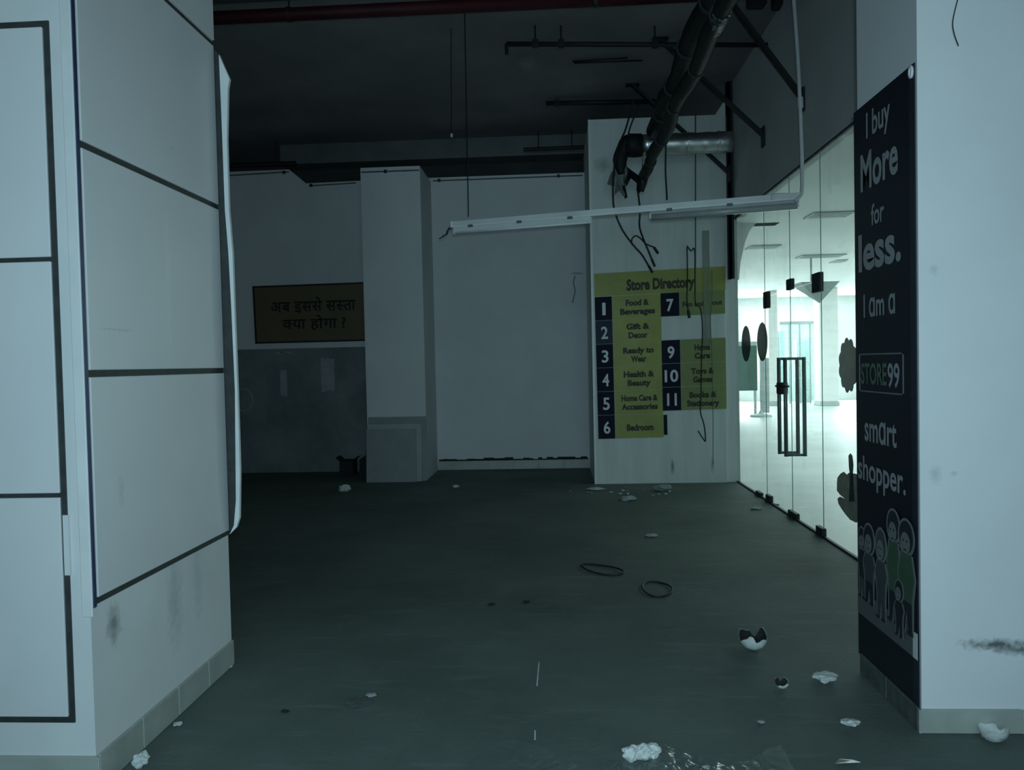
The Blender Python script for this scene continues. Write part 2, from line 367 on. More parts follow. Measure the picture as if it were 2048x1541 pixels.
# ------------------------------------------------------------------ room shell
XW = -8.0
struct('floor', B().box((XW, -4, -.1), (GX+.03, 12, 0)), M['floor'], 'dusty dark grey concrete floor of the empty shop', 'floor')
struct('ceiling', B().box((XW, -4, ZC), (GX+.03, 12, ZC+.15)), M['ceiling'], 'bare dark concrete ceiling above the empty shop', 'ceiling')
struct('wall_left', B().box((XW-.15, -4, 0), (XW, 12, ZC)), M['dado'], 'dark side wall far to the left', 'wall')
def pz(px, py, Y): p = onY(px, py, Y); return (p.x, p.z)
prof = [(XW, pz(465, 345, YB)[1]), pz(578, 339, YB), pz(612, 367, YB), pz(712, 362, YB), (-2.2, pz(712, 362, YB)[1])]
b = B().prism([(XW, YB, 0)] + [(x, YB, z) for x, z in prof] + [(-2.2, YB, 0)], (0, .12, 0))
WB = struct('wall_back', b, M['white'], 'pale rear wall at left, its top edge stepping down', 'wall')
zt = (pz(862, 356, YB)[1]+pz(1165, 345, YB)[1])/2
struct('wall_back_middle', B().box((-2.2, YB, 0), (.60, YB+.12, zt)), M['white'], 'blank pale rear wall between the two pillars', 'wall')
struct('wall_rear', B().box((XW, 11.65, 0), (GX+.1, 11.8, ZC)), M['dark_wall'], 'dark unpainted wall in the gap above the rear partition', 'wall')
bx0 = onY(560, 300, 11.25).x
struct('trim_1', B().box((bx0, 11.25, pz(860, 318, 11.25)[1]), (.7, 11.65, ZC)), M['beam'], 'grey concrete beam under the ceiling behind the rear wall', 'beam')
# thin cable conduits along the tops of the rear walls
def conduit(pts, r, mat, label, clips=()):
    t = thing('cable_conduit', pts[0], label, 'conduit')
    part('pipe', B().tube(pts, r, 6), mat, t)
    for c in clips: part('clip', B().box(Vector(c)-Vector((.018, .014, .02)), Vector(c)+Vector((.018, .014, .02))), M['black'], t)
    return t
Y0 = YB-.014
zz = pz(862, 356, YB)[1]
conduit([onY(866, 362, Y0), onY(1165, 351, Y0)], .009, M['trimgrey'], 'thin dark conduit along the top of the blank rear wall', [onY(878, 361, Y0), onY(1117, 352, Y0)])
conduit([onY(380, 356, Y0), onY(578, 344, Y0)], .009, M['trimgrey'], 'thin dark conduit along the rear wall top nearest the panelled pillar', [onY(568, 345, Y0)])
conduit([onY(618, 372, Y0), onY(712, 366, Y0)], .009, M['trimgrey'], 'thin dark conduit on the stepped-down rear wall top', [onY(622, 371, Y0)])
# lower bare plaster field of the rear wall at left
zd = pz(600, 697, YB)[1]
dp = part('dado_panel', B().box((XW, YB-.012, 0), (-2.2, YB, zd)), M['dado'], WB, 'dark bare plaster below the slogan sign')
for (x0, y0, x1, y1) in [(560, 738, 575, 792), (641, 715, 670, 782), (551, 703, 583, 708)]:
    a, c = onY(x0, y0, YB-.012), onY(x1, y1, YB-.012)
    n = 9; poly = []
    for i in range(n): poly.append(Vector((a.x+(c.x-a.x)*i/(n-1), YB-.012, a.z+random.uniform(-.03, .0))))
    for i in range(n): poly.append(Vector((c.x+(a.x-c.x)*i/(n-1), YB-.012, c.z+random.uniform(-.02, .03))))
    part('filler_patch', B().prism(poly, (0, -.004, 0)), M['patch'], WB)
cc = onY(486, 800, YB-.014)
part('ring_mark', B().tube([cc+Vector((.14*math.cos(a*math.pi/12), 0, .16*math.sin(a*math.pi/12))) for a in range(24)], .010, 5, closed=True), M['patch'], WB)

# slim pillar and the directory pillar
b = B().box((-2.483, YC, 0), (-1.70, YB+.02, pz(780, 334, YC)[1]))
PS = struct('wall_pillar_slim', b, M['white'], 'slim pale pillar standing left of the blank rear wall', 'pillar')
zpt = pz(780, 334, YC)[1]
conduit([(-2.47, YC-.014, zpt-.06), (-1.71, YC-.014, zpt-.06)], .009, M['trimgrey'], 'thin dark conduit across the top of the slim pillar', [(-2.15, YC-.014, zpt-.06)])
zd_top = (pz(1172, 240, YD)[1]+pz(1450, 229, YD)[1])/2
PD = struct('wall_pillar_directory', B().box((.467, YD, 0), (2.06, 11.2, zd_top)), M['dirwall'], 'broad stained pillar carrying the store directory', 'pillar')
part('return_strip', B().box((2.06, YD+.03, 0), (GX+.03, 11.2, zd_top)), M['dirwall'], PD)
part('corner_bead', B().box((.460, YD-.006, 0), (.485, YD+.02, zd_top)), M['trimwhite'], PD)

# ------------------------------------------------------------------ skirting
def skirt_x(name, x0, x1, y, z, n, label, thick=.014, yo=-1):
    st = struct(name, B().box((x0, y, 0), (x1, y+yo*thick*.55, z-.004)), M['grout'], label, 'skirting')
    L = (x1-x0)/n
    for i in range(n):
        part('skirting_tile', B().bbox((x0+i*L+.003, y+yo*.001, .002), (x0+(i+1)*L-.003, y+yo*thick, z), .003), M['skirt'], st)
    return st
def skirt_y(name, y0, y1, x, z, n, label, sgn=1, thick=.014, mat='skirt', gm='grout'):
    st = struct(name, B().box((x, y0, 0), (x+sgn*thick*.55, y1, z-.004)), M[gm], label, 'skirting')
    L = (y1-y0)/n
    for i in range(n):
        part('skirting_tile', B().bbox((x+sgn*.001, y0+i*L+.003, .002), (x+sgn*thick, y0+(i+1)*L-.003, z), .003), M[mat], st)
    return st

# ------------------------------------------------------------------ left pillar with cladding panels
PL = struct('wall_front_left', B().box((-3.2, yl0, 0), (XL, yl1, ZC)), M['pillar_side'], 'big white pillar at left clad in gasket-framed panels', 'pillar')
zs_ = [onX(185, 1205, XL).z, onX(173, 748, XL).z, onX(160, 290, XL).z, onX(430, 95, XL).z]
ys0, ys1 = yl0+.012, yl1-.004
g = .016
part('gasket_bed', B().box((XL, ys0-.006, zs_[0]-.012), (XL+.006, ys1, zs_[3]+.012)), M['gasket'], PL, 'dark gasket bed behind the side panels')
for i in range(3):
    part('cladding_panel', B().bbox((XL+.001, ys0+g, zs_[i]+g*.8), (XL+.014, ys1-.014, zs_[i+1]-g*.8), .002), M['panel'], PL)
part('cladding_panel', B().bbox((XL+.001, yl0+.002, zs_[3]+.02), (XL+.012, ys1, ZC-.02), .002), M['panel'], PL)
part('edge_film', B().bbox((XL, yl0+.001, zs_[0]-.02), (XL+.013, ys0+g*.6, ZC), .003), M['gasket_blue'], PL, 'blue protective film along the panel edge')
part('corner_angle', B().bbox((XL-.03, yl0-.006, zs_[0]-.05), (XL+.010, yl0+.004, ZC), .003), M['trimwhite'], PL, 'white corner angle')
# far edge: web and white lip of a bent trim
def flat(pxs, Y): return [onY(x, y, Y) for x, y in pxs]
yt = yl1-.012
part('edge_trim', B().prism(flat([(426, 96), (440, 112), (444, 180), (448, 280), (453, 420), (460, 506), (466, 620), (473, 780), (475, 1000), (471, 1052), (452, 1070)], yt), (0, .010, 0)), M['gasket'], PL, 'dark web of the bent edge trim')
part('trim_lip', B().prism(flat([(441, 112), (462, 160), (459, 178), (457, 280), (461, 420), (468, 506), (472, 620), (478, 780), (483, 940), (482, 1035), (476, 1054), (462, 1068), (471, 1050), (475, 1000), (473, 780), (466, 620), (460, 506), (453, 420), (448, 280), (444, 180)], yt), (0, -.02, 0)), M['trimwhite'], PL, 'white lip of the bent edge trim')
# front face panels
zf = [onY(80, 1438, yl0).z, onY(60, 991, yl0).z, onY(50, 521, yl0).z, onY(40, 52, yl0).z]
xf = onY(140, 1250, yl0).x
part('gasket_bed', B().box((-3.19, yl0-.006, zf[0]-.012), (xf+.008, yl0, zf[3]+.012)), M['gasket'], PL, 'dark gasket bed behind the front panels')
for i in range(3):
    part('cladding_panel', B().bbox((-3.19, yl0-.014, zf[i]+(.012 if i == 0 else .008)), (xf-.012, yl0-.001, zf[i+1]-(.012 if i == 2 else .008)), .002), M['panel'], PL)
# piece of gasket torn out beside the lowest front panel
part('bare_groove', B().box((xf-.006, yl0-.010, onY(140, 1150, yl0).z), (xf+.014, yl0-.005, onY(132, 1030, yl0).z)), M['panel'], PL, 'pale groove where the gasket is torn out')
zsk = onX(192, 1512, XL).z
skirt_x('baseboard_front_left', -3.2, XL+.014, yl0, zsk, 3, 'beige tile skirting along the front of the panelled pillar')
skirt_y('baseboard_left', yl0+.001, yl1+.0, XL, zsk, 4, 'beige tile skirting along the side of the panelled pillar')

# ------------------------------------------------------------------ right pillar
struct('wall_front_right', B().box((XR, YR0, 0), (3.4, YR1, ZC)), M['pillar'], 'wide white pillar at right with a blank front', 'pillar')
zr = onY(1900, 1418, YR0).z
skirt_x('baseboard_front_right', XR-.012, 3.4, YR0, zr, 5, 'beige tile skirting along the front of the right pillar')
skirt_y('baseboard_right', YR0+.001, YR1, XR, zr, 2, 'dark skirting below the navy banner', sgn=-1, mat='dado_dark', gm='dado_dark')  # side skirting coloured darker than the front skirting
single('loose_wire', B().tube(smooth_path([onY(1918, -10, YR0-.006), onY(1906, 40, YR0-.006), onY(1908, 66, YR0-.008), onY(1917, 92, YR0-.006)]), .0022, 5), M['iron'], 'thin dark wire hanging at the top of the right pillar', 'wire')

# ------------------------------------------------------------------ skirting of the rear
skirt_x('baseboard_back', -1.69, .455, YB, .125, 6, 'grey tile skirting under the blank rear wall')
b = B(); x = -1.68
while x < .44:
    L = random.uniform(.05, .16); b.box((x, YB-.010, .127), (min(x+L, .45), YB, .135+random.uniform(0, .035))); x += L
b_gap = part('broken_edge', b, M['soot'], bpy.data.objects['wall_back_middle'], 'dark ragged edge above the rear skirting')
b_gap['kind'] = 'stuff'

# ------------------------------------------------------------------ glass front with its doors
ZG = 3.20; ZDR = 2.13
ye = [YD+.03, onX(1535, 1003, GX).y, onX(1586, 1037, GX).y, onX(1648, 1077, GX).y, 4.9, 3.2]
struct('wall_right', B().box((GX-.02, -1, ZG), (GX+.10, YD+.03, ZC)), M['bulkhead'], 'grey bulkhead wall above the glass shop front', 'wall')
W1 = struct('window_1', B().box((GX-.008, 3.0, ZG-.02), (GX+.02, YD+.03, ZG)), M['gasket'], 'tall frameless glass shop front towards the bright hall', 'glass front')  # dark header strip paints in the shading line under the bulkhead
def pane(parent, y0, y1, z0, z1, name='pane'):
    gp = .004
    p = part(name, B().box((GX-.006, y0+gp, z0), (GX+.006, y1-gp, z1)), M['glass'], parent)
    part('polished_edge', B().box((GX-.003, y0+.001, z0), (GX+.003, y0+gp, z1)), M['edge'], p)
    return p
pane(W1, ye[1], ye[0], .004, ZG-.02); pane(W1, ye[4], ye[3], .004, ZG-.02); pane(W1, ye[5], ye[4], .004, ZG-.02)
pane(W1, ye[2], ye[1], ZDR+.006, ZG-.02, 'transom_pane'); pane(W1, ye[3], ye[2], ZDR+.006, ZG-.02, 'transom_pane')
part('floor_channel', B().bbox((GX-.014, 3.0, 0), (GX+.014, YD+.03, .014), .002), M['iron'], W1, 'dark grimy floor channel')
def patch(parent, y, z, sy, sz):
    part('patch_fitting', B().bbox((GX-.02, y-sy/2, z-sz/2), (GX+.02, y+sy/2, z+sz/2), .003), M['iron'], parent, 'dark metal patch fitting')
def door(name, y0, y1, hy, label):
    r = bpy.data.objects.new(name, None); COL.objects.link(r); r.location = (GX, (y0+y1)/2, 0); r['kind'] = 'structure'; r['label'] = label; r['category'] = 'glass door'
    pane(r, y0, y1, .012, ZDR)
    zt_, zb_ = 1.49, .60
    h = part('handle', B().tube([(GX-.085, hy, zb_-.012), (GX-.085, hy, zt_+.012)], .018, 10), M['pull'], r, 'square steel pull handle', smooth=True)
    part('inner_bar', B().tube([(GX+.085, hy, zb_-.012), (GX+.085, hy, zt_+.012)], .018, 10), M['pull'], h, smooth=True)
    for z in (zb_, zt_): part('standoff', B().tube([(GX-.085, hy, z), (GX+.085, hy, z)], .012, 8), M['pull'], h, smooth=True)
    return r
D1 = door('door_1', ye[2], ye[1], ye[2]+.10, 'far glass door leaf with a tall steel pull handle')
D2 = door('door_2', ye[3], ye[2], ye[2]-.10, 'near glass door leaf with a tall steel pull handle')
patch(D1, ye[1]-.07, ZDR-.03, .14, .17); patch(D1, ye[1]-.07, .04, .15, .07)
patch(W1, ye[2]+.0, ZDR+.05, .13, .10); patch(D2, ye[3]+.09, ZDR-.01, .18, .16); patch(D2, ye[3]+.07, .04, .15, .07)
patch(W1, ye[2]-.02, .03, .24, .06); patch(W1, ye[1]+.32, .022, .18, .045)
lk = thing('padlock', (GX-.085, ye[2], 1.16), 'black chain lock clasping the two door pulls together', 'lock')
part('lock_body', B().bbox((GX-.125, ye[2]-.055, 1.16), (GX-.045, ye[2]+.055, 1.27), .008), M['black'], lk)
part('shackle', B().tube([(GX-.085+.05*math.cos(a*math.pi/8), ye[2]+.115*math.sin(a*math.pi/8), 1.235) for a in range(16)], .009, 6, closed=True), M['iron'], lk, smooth=True)
# wall channel of the glass and the black angle post in the corner
single('angle_post', B().box((GX-.09, YD-.075, onX(1478, 552, GX-.05).z), (GX-.055, YD+.028, ZC)).box((GX-.09, YD-.075, onX(1478, 552, GX-.05).z), (GX-.028, YD-.060, ZC)), M['iron'], 'black angle iron post in the corner beside the directory pillar', 'post')

# stickers on the glass
def disc(px, py, rz, name, label):
    c = onX(px, py, GX-.008)
    return single(name, B().prism([c+Vector((0, rz*math.cos(a*math.pi/24), rz*math.sin(a*math.pi/24))) for a in range(48)], (-.001, 0, 0)), M['film'], label, 'sticker', 'round stickers on the glass')
disc(1492, 688, .205, 'round_sticker', 'smaller-looking dark round sticker on glass next to the directory pillar')
disc(1524.5, 684, .205, 'round_sticker', 'taller-looking dark round sticker on glass nearer the door pulls')
c = onX(1696, 731, GX-.008); poly = []
for i in range(132):
    a = i/132*2*math.pi; rr = .165+.022*abs(math.sin(a*5.5)); poly.append(c+Vector((0, rr*1.02*math.cos(a), rr*1.12*math.sin(a))))
single('flower_sticker', B().prism(poly, (-.001, 0, 0)), M['film2'], 'dark scalloped flower sticker on glass behind the banner edge', 'sticker')
# lower sticker: hand-like plant with a raised finger leaf
lw = thing('plant_sticker', onX(1700, 1042, GX-.008), 'dark plant-shaped sticker low on the glass behind the banner edge', 'sticker')
part('blob', B().prism([onX(x, y, GX-.008) for x, y in [(1681, 948), (1688, 944), (1694, 950), (1698, 946), (1722, 950), (1722, 1042), (1712, 1046), (1700, 1040), (1690, 1028), (1683, 1018), (1677, 1008), (1675, 998), (1680, 994), (1690, 998), (1680, 990), (1674, 982), (1674, 968), (1675, 956)]], (-.001, 0, 0)), M['film2'], lw)
part('raised_leaf', B().prism([onX(x, y, GX-.010) for x, y in [(1697, 912), (1701, 907), (1705, 912), (1707, 930), (1706, 950), (1709, 1004), (1698, 1004), (1700, 950), (1698, 936)]], (-.001, 0, 0)), M['film'], lw)

# ------------------------------------------------------------------ bright hall behind the glass
HX = 13.0; HY = 27.6; HZ = 3.6
struct('floor_hall', B().box((GX+.03, -1, -.1), (HX, HY, 0)), M['hallfloor'], 'pale scuffed stone floor of the bright hall beyond glass', 'floor')
struct('ceiling_hall', B().box((GX+.10, -1, HZ), (HX, HY, HZ+.1)), M['hallceil'], 'white ceiling of the bright hall beyond glass', 'ceiling')
struct('wall_hall_far', B().box((2.0, HY, 0), (HX, HY+.15, HZ)), M['hallwhite'], 'white far wall of the bright hall', 'wall')
struct('wall_hall_side', B().box((HX, -1, 0), (HX+.15, HY, HZ)), M['hallwhite'], 'white side wall of the bright hall out to the right', 'wall')
struct('wall_hall_near', B().box((GX+.031, 11.2, 0), (GX+.2, HY, HZ)), M['hallwhite'], 'white wall of the bright hall behind the directory pillar', 'wall')
def hall_box(name, px0, px1, py0, py1, Y, depth, mat, label, cat):
    a = onY(px0, py1, Y); c = onY(px1, py0, Y)
    return single(name, B().bbox((a.x, Y, max(a.z, 0)), (c.x, Y+depth, min(c.z, HZ)), .01), mat, label, cat)
def hall_column(px0, px1, Y, label):
    a = onY(px0, 700, Y); c = onY(px1, 700, Y); t = thing('hall_column', ((a.x+c.x)/2, Y, 0), label, 'column')
    part('shaft', B().bbox((a.x, Y, .12), (c.x, Y+(c.x-a.x), HZ), .02), M['hallwhite'], t)
    part('plinth', B().bbox((a.x-.02, Y-.02, 0), (c.x+.02, Y+(c.x-a.x)+.02, .12), .01), M['hallvent'], t)
hall_column(1640, 1677, 24.0, 'thick white column in the hall seen right of the door pulls')
hall_column(1538, 1556, 24.5, 'slim white column in the hall left of the door pulls')
# dark kiosk board on two legs
a, c = onY(1440, 783, 21.0), onY(1514, 692, 21.0)
t = thing('notice_board', ((a.x+c.x)/2, 21.03, 0), 'dark green freestanding board in the hall behind the round stickers', 'board')
part('board_face', B().bbox((a.x, 21, a.z), (c.x, 21.06, c.z), .01), M['halldark'], t)
part('header_strip', B().bbox((a.x, 20.99, c.z), (c.x, 21.06, c.z+.12), .01), M['hallgrey'], t)
for x in (a.x+.06, c.x-.06): part('leg', B().box((x-.03, 21.0, 0), (x+.03, 21.05, a.z)), M['hallgrey'], t)
# upright standee with a curled foot
a, c = onY(1521, 812, 20.0), onY(1538, 716, 20.0)
t = thing('standee', ((a.x+c.x)/2, 20.05, 0), 'narrow grey standee upright in the hall beside the dark board', 'standee')
part('upright_panel', B().bbox((a.x, 20, .10), (c.x, 20.05, c.z), .01), M['hallgrey'], t)
part('foot', B().lathe([(0, 0), (.28, 0), (.26, .05), (.06, .09), (.03, .16), (0, .16)], ((a.x+c.x)/2-.10, 20.02, 0), 16), M['hallgrey'], t)
# glazed shopfront across the hall
a, c = onY(1560, 800, 25.6), onY(1640, 648, 25.6)
t = thing('shopfront', ((a.x+c.x)/2, 25.6, 0), 'pale glazed shopfront across the hall between the white columns', 'shopfront')
part('header', B().bbox((a.x, 25.55, c.z), (c.x-.05, 25.75, c.z+.10), .01), M['hallgrey'], t)
n = 4
for i in range(n):
    x0 = a.x+(c.x-a.x)*i/n; x1 = a.x+(c.x-a.x)*(i+1)/n
    pn = part('pane', B().box((x0+.02, 25.6, .05), (x1-.02, 25.62, c.z)), M['shopglass'], t)
    part('mullion', B().box((x1-.02, 25.58, 0), (x1+.02, 25.66, c.z)), M['hallgrey'], t)
part('display_panel', B().bbox((a.x+.75, 26.2, 0), (a.x+1.15, 26.5, 2.1), .02), M['hallgrey'], t)
part('display_panel', B().bbox((a.x+.10, 26.2, .4), (a.x+.35, 26.4, 2.4), .02), M['hallgrey'], t)
# inverted pyramid hanging from the hall ceiling
Yp = 16.0
p0, p1, p2 = onY(1600, 568, Yp), onY(1678, 560, Yp), onY(1643, 606, Yp)
hw = (p1.x-p0.x)/2; zc_ = (p0.z+p1.z)/2; xc = (p0.x+p1.x)/2
t = thing('ceiling_pyramid', (xc, Yp, p2.z), 'grey upside-down pyramid hanging under the hall ceiling', 'ceiling ornament')
part('pyramid', B().add([(xc-hw, Yp-.05, zc_), (xc+hw, Yp-.05, zc_), (xc+hw, Yp+hw*1.6, zc_), (xc-hw, Yp+hw*1.6, zc_), (p2.x, Yp+.12, p2.z)], [(0, 1, 2, 3), (0, 4, 1), (1, 4, 2), (2, 4, 3), (3, 4, 0)]), M['hallgrey'], t)
part('hanger', B().tube([(xc, Yp+.5, zc_), (xc, Yp+.5, HZ)], .02, 6), M['hallgrey'], t)
# recessed ceiling items
for (px, py, w_, lab) in [(1641, 514, .45, 'long grey ceiling vent in the hall above the pyramid'), (1526, 496, .28, 'small grey ceiling vent in the hall above the door transom'), (1658, 432, .30, 'nearest grey ceiling vent seen high through the glass'), (1677, 524, .12, 'smallest grey ceiling vent beside the banner edge')]:
    p = onZ(px, py, HZ-.02)
    t = thing('ceiling_vent', p, lab, 'vent')
    part('frame', B().bbox((p.x-w_, p.y-.25, HZ-.025), (p.x+w_, p.y+.25, HZ), .006), M['hallvent'], t)
    for k in range(3): part('slat', B().box((p.x-w_*.9, p.y-.18+k*.11, HZ-.034), (p.x+w_*.9, p.y-.13+k*.11, HZ-.026)), M['hallvent'], t)
# arched soffit at the left of the hall
Ya = 12.2
poly = [onY(x, y, Ya) for x, y in [(1440, 400), (1560, 415), (1530, 428), (1512, 442), (1499, 462), (1489, 488), (1481, 525), (1478, 560), (1440, 560)]]
struct('trim_2', B().prism([Vector((p.x, p.y, min(p.z, HZ))) for p in poly], (0, .3, 0)), M['hallwhite'], 'white curved soffit in the hall beside the directory pillar', 'soffit')

# ------------------------------------------------------------------ navy banner on the right pillar
XB = XR-.004
def bn(px, py): return onX(px, py, XB-.003)
yb0 = bn(1707, 220).y; yb1 = YR0+.006
ztop0, ztop1 = bn(1706, 220).z, bn(1834, 130).z
zbot = (bn(1718, 1310).z+onX(1833, 1413, XB).z)/2
ztb = (ztop0+ztop1)/2
BN = thing('banner', (XB, (yb0+yb1)/2, zbot), 'tall navy vinyl banner with white slogan on the right pillar', 'banner')
part('sheet', B().box((XB-.003, yb0, zbot), (XB, yb1, ztb)), M['banner'], BN)
yw = yb0-yb1
def bp(u, z, off=.004): return Vector((XB-off, yb0-u*yw, z))      # u: 0 far edge .. 1 near edge
part('border', B().box((XB-.0045, yb1, zbot), (XB-.003, yb1+.045, ztb)), M['banner_edge'], BN)
def line(s, pxl, pxr, yt_l, yb_l, mat='banner_text', xh=False, bold=.018, name='lettering'):
    p0 = bn(pxl, yb_l); p1 = bn(pxl, yt_l); q = bn(pxr, yb_l)
    z0, z1 = p0.z, p1.z
    g = glyphs(s, bold); ref = glyphs('x' if xh else 'I', bold)
    yr = (min(c for _, c in ref[0]), max(c for _, c in ref[0]))
    b = set_text(g, lambda u, v: Vector((XB-.0045, p0.y+(q.y-p0.y)*u, z0+(z1-z0)*v)), yr)
    return part(name, b, M[mat], BN, f'pale print reading {s}'.replace('ɑ', 'a'))
line('I buy', 1733, 1781, 227, 278)
line('More', 1722, 1797, 312, 386, bold=.025)
line('for', 1743, 1769, 410, 452)
line('less.', 1718, 1803, 472, 546, bold=.03)
line('I ɑm ɑ', 1728, 1791, 590, 636)
line('STORE', 1723, 1774, 727, 768, mat='banner_green', bold=.02)
line('99', 1776, 1800, 727, 775, bold=.02)
line('smɑrt', 1730, 1794, 846, 881, xh=True)
line('shopper.', 1717, 1812, 924, 956, xh=True)
# frame around the shop name
p0, p1, q = bn(1719, 783), bn(1719, 708), bn(1807, 708)
fb = B(); tk = .006
for (ya, yb_, za, zb_) in [(p0.y, q.y, p1.z-tk, p1.z), (p0.y, q.y, p0.z, p0.z+tk), (p0.y, p0.y-.008, p0.z, p1.z), (q.y, q.y+.008, p0.z, p1.z)]:
    fb.box((XB-.0045, ya, za), (XB-.003, yb_, zb_))
part('name_frame', fb, M['skin'], BN, 'thin pale frame around the shop name')
# pale ground strip under the drawn family
zg0, zg1 = bn(1719, 1226).z, bn(1719, 1178).z
part('ground_strip', B().box((XB-.0042, yb1, zg0), (XB-.003, yb0, zg1)), M['banner_grey'], BN, 'grey ground printed under the drawn family')
part('margin_strip', B().box((XB-.0052, yb1+.005, zg0), (XB-.003, yb1+.045, bn(1826, 1262).z)), M['numeral'], BN, 'white margin strip')
def ell(u, z, ru, rz, off, n=20):
    return B().prism([bp(u+ru*math.cos(k*2*math.pi/n), z+rz*math.sin(k*2*math.pi/n), off) for k in range(n)], (.001, 0, 0))
def figure(px, ytop, yfoot, top, bottom, k, hair='cloth_d', wide=.085, head=.17):
    p = bn(px, ytop); u = (yb0-p.y)/yw; z1 = p.z; z0 = bn(px, yfoot).z; H_ = z1-z0; o = .0046+k*.0022; w_ = wide
    def poly(pts, off): return B().prism([bp(u+a*w_, z0+c_*H_, off) for a, c_ in pts], (.001, 0, 0))
    hc_ = 1-head
    fg = part('drawn_figure', poly([(-.75, .0), (-.8, .30), (-1.05, .5), (-.7, hc_-head+.02), (.7, hc_-head+.02), (1.05, .5), (.8, .30), (.75, 0), (.15, 0), (0, .15), (-.15, 0)], o), M['skin'], BN, 'drawn family member in outline')
    part('drawn_outline', ell(u, z0+hc_*H_, w_*.95, head*H_*1.05, o+.0002, 24), M['skin'], fg)
    part('drawn_hair', ell(u, z0+(hc_+.005)*H_, w_*.78, head*.88*H_, o+.0007, 24), M[hair], fg)
    part('drawn_face', ell(u-.01, z0+(hc_-.05)*H_, w_*.52, head*.58*H_, o+.0012), M['skin'], fg)
    part('drawn_top', poly([(-.62, .28), (-.70, .40), (-.92, .50), (-.55, hc_-head+.02), (.55, hc_-head+.02), (.92, .50), (.70, .40), (.62, .28)], o+.0006), M[top], fg)
    part('drawn_trousers', poly([(-.62, .03), (-.60, .28), (.60, .28), (.62, .03), (.18, .03), (0, .2), (-.18, .03)], o+.0006), M[bottom], fg)
    for s_ in (-1, 1): part('drawn_eye', ell(u+s_*w_*.2-.01, z0+(hc_-.03)*H_, w_*.08, .012*H_, o+.0017, 8), M['cloth_d'], fg)
    part('drawn_mouth', ell(u-.01, z0+(hc_-.11)*H_, w_*.2, .007*H_, o+.0017, 8), M['cloth_d'], fg)
    for s_ in (-1, 1): part('drawn_shoe', ell(u+s_*w_*.45-.012, z0+.015*H_, w_*.36, .018*H_, o+.0008, 10), M['cloth_d'], fg)
figure(1724, 1054, 1196, 'cloth_d', 'cloth_m', 0, wide=.08)
figure(1739, 1048, 1208, 'cloth_m', 'cloth_d', 1, wide=.115, head=.2)
figure(1764, 1057, 1240, 'cloth_m', 'cloth_m', 2, hair='cloth_m', wide=.105, head=.19)
figure(1790, 1019, 1246, 'cloth_g', 'cloth_d', 3, wide=.115, head=.15)
figure(1817, 1039, 1266, 'cloth_g', 'cloth_d', 4, wide=.13, head=.16)
figure(1804, 1160, 1274, 'cloth_d', 'cloth_d', 5, wide=.075, head=.2)
# grommet at the top near corner
part('corner_tie', B().tube([bp(.97, ztb-.03+.02*math.sin(a*math.pi/5), .008) + Vector((0, .012*math.cos(a*math.pi/5), 0)) for a in range(10)], .006, 6, closed=True), M['numeral'], BN, 'white tie at the upper corner')

# ------------------------------------------------------------------ store directory
DIR = thing('store_directory', onY(1325, 880, YD), 'yellow green store directory with numbered tiles on the broad pillar', 'directory')
def dq(u, v, off=0):
    tl_, tr_, bl_, br_ = (1188, 548), (1450, 533), (1197, 879), (1455, 872)
    x = (tl_[0]*(1-u)+tr_[0]*u)*(1-v)+(bl_[0]*(1-u)+br_[0]*u)*v; y = (tl_[1]*(1-u)+tr_[1]*u)*(1-v)+(bl_[1]*(1-u)+br_[1]*u)*v
    p = onY(x, y, YD); return Vector((p.x, YD-.004-off, p.z))
def tile(name, u0, v0, u1, v1, mat, off=.003, label=None):
    return part(name, B().prism([dq(u0, v0, 0), dq(u1, v0, 0), dq(u1, v1, 0), dq(u0, v1, 0)], (0, -off, 0)), M[mat], DIR, label)
def dtext(s, u0, v0, u1, v1, mat, parent, yr_of=None, bold=.03, off=.005):
    g = glyphs(s, bold); yr = None
    if yr_of: r_ = glyphs(yr_of, bold)[0]; yr = (min(c for _, c in r_), max(c for _, c in r_))
    part('lettering', set_text(g, lambda u, v: dq(u0+(u1-u0)*u, v1+(v0-v1)*v, off), yr), M[mat], parent)
hd = tile('header_sheet', 0, 0, 1, .139, 'yellow', label='yellow header reading Store Directory')
dtext('Store Directory', .245, .045, .765, .115, 'ink', hd, 'S', .045)
R = [.142+i*.143 for i in range(7)]
left = [('1', 'Food &', 'Beverages'), ('2', 'Gift &', 'Decor'), ('3', 'Ready to', 'Wear'), ('4', 'Health &', 'Beauty'), ('5', 'Home Care &', 'Accessories'), ('6', 'Bedroom', None)]
for i, (n_, a_, b_) in enumerate(left):
    v0, v1 = R[i], R[i+1]-.0015
    tn = tile('number_tile', .0, v0, .13, v1, 'navy_pale' if i == 1 else 'navy')
    wn = .026 if n_ == '1' else .052
    dtext(n_, .068-wn/2, v0+.036, .068+wn/2, v1-.030, 'numeral', tn, None, .02)
    tt = tile('name_tile', .133, v0, .505, v1, 'yellow')
    wd = {6: .17, 5: .15}
    def cen(s_, va, vb):
        hw_ = min(.14, .0148*len(s_)); dtext(s_, .325-hw_, va, .325+hw_, vb, 'ink', tt, 'H', .05)
    if b_: cen(a_, v0+.026, v0+.063); cen(b_, v0+.078, v0+.115)
    else: cen(a_, v0+.058, v0+.098)
tile('navy_offcut', .507, .865, .535, .985, 'navy', label='torn navy strip left of the missing tiles')
right = [('7', 1), ('9', 3), ('10', 4), ('11', 5)]
R2 = [.142+.1405*i for i in range(6)]
names = {'9': ('Home', 'Care'), '10': ('Toys &', 'Games'), '11': ('Books &', 'Stationery')}
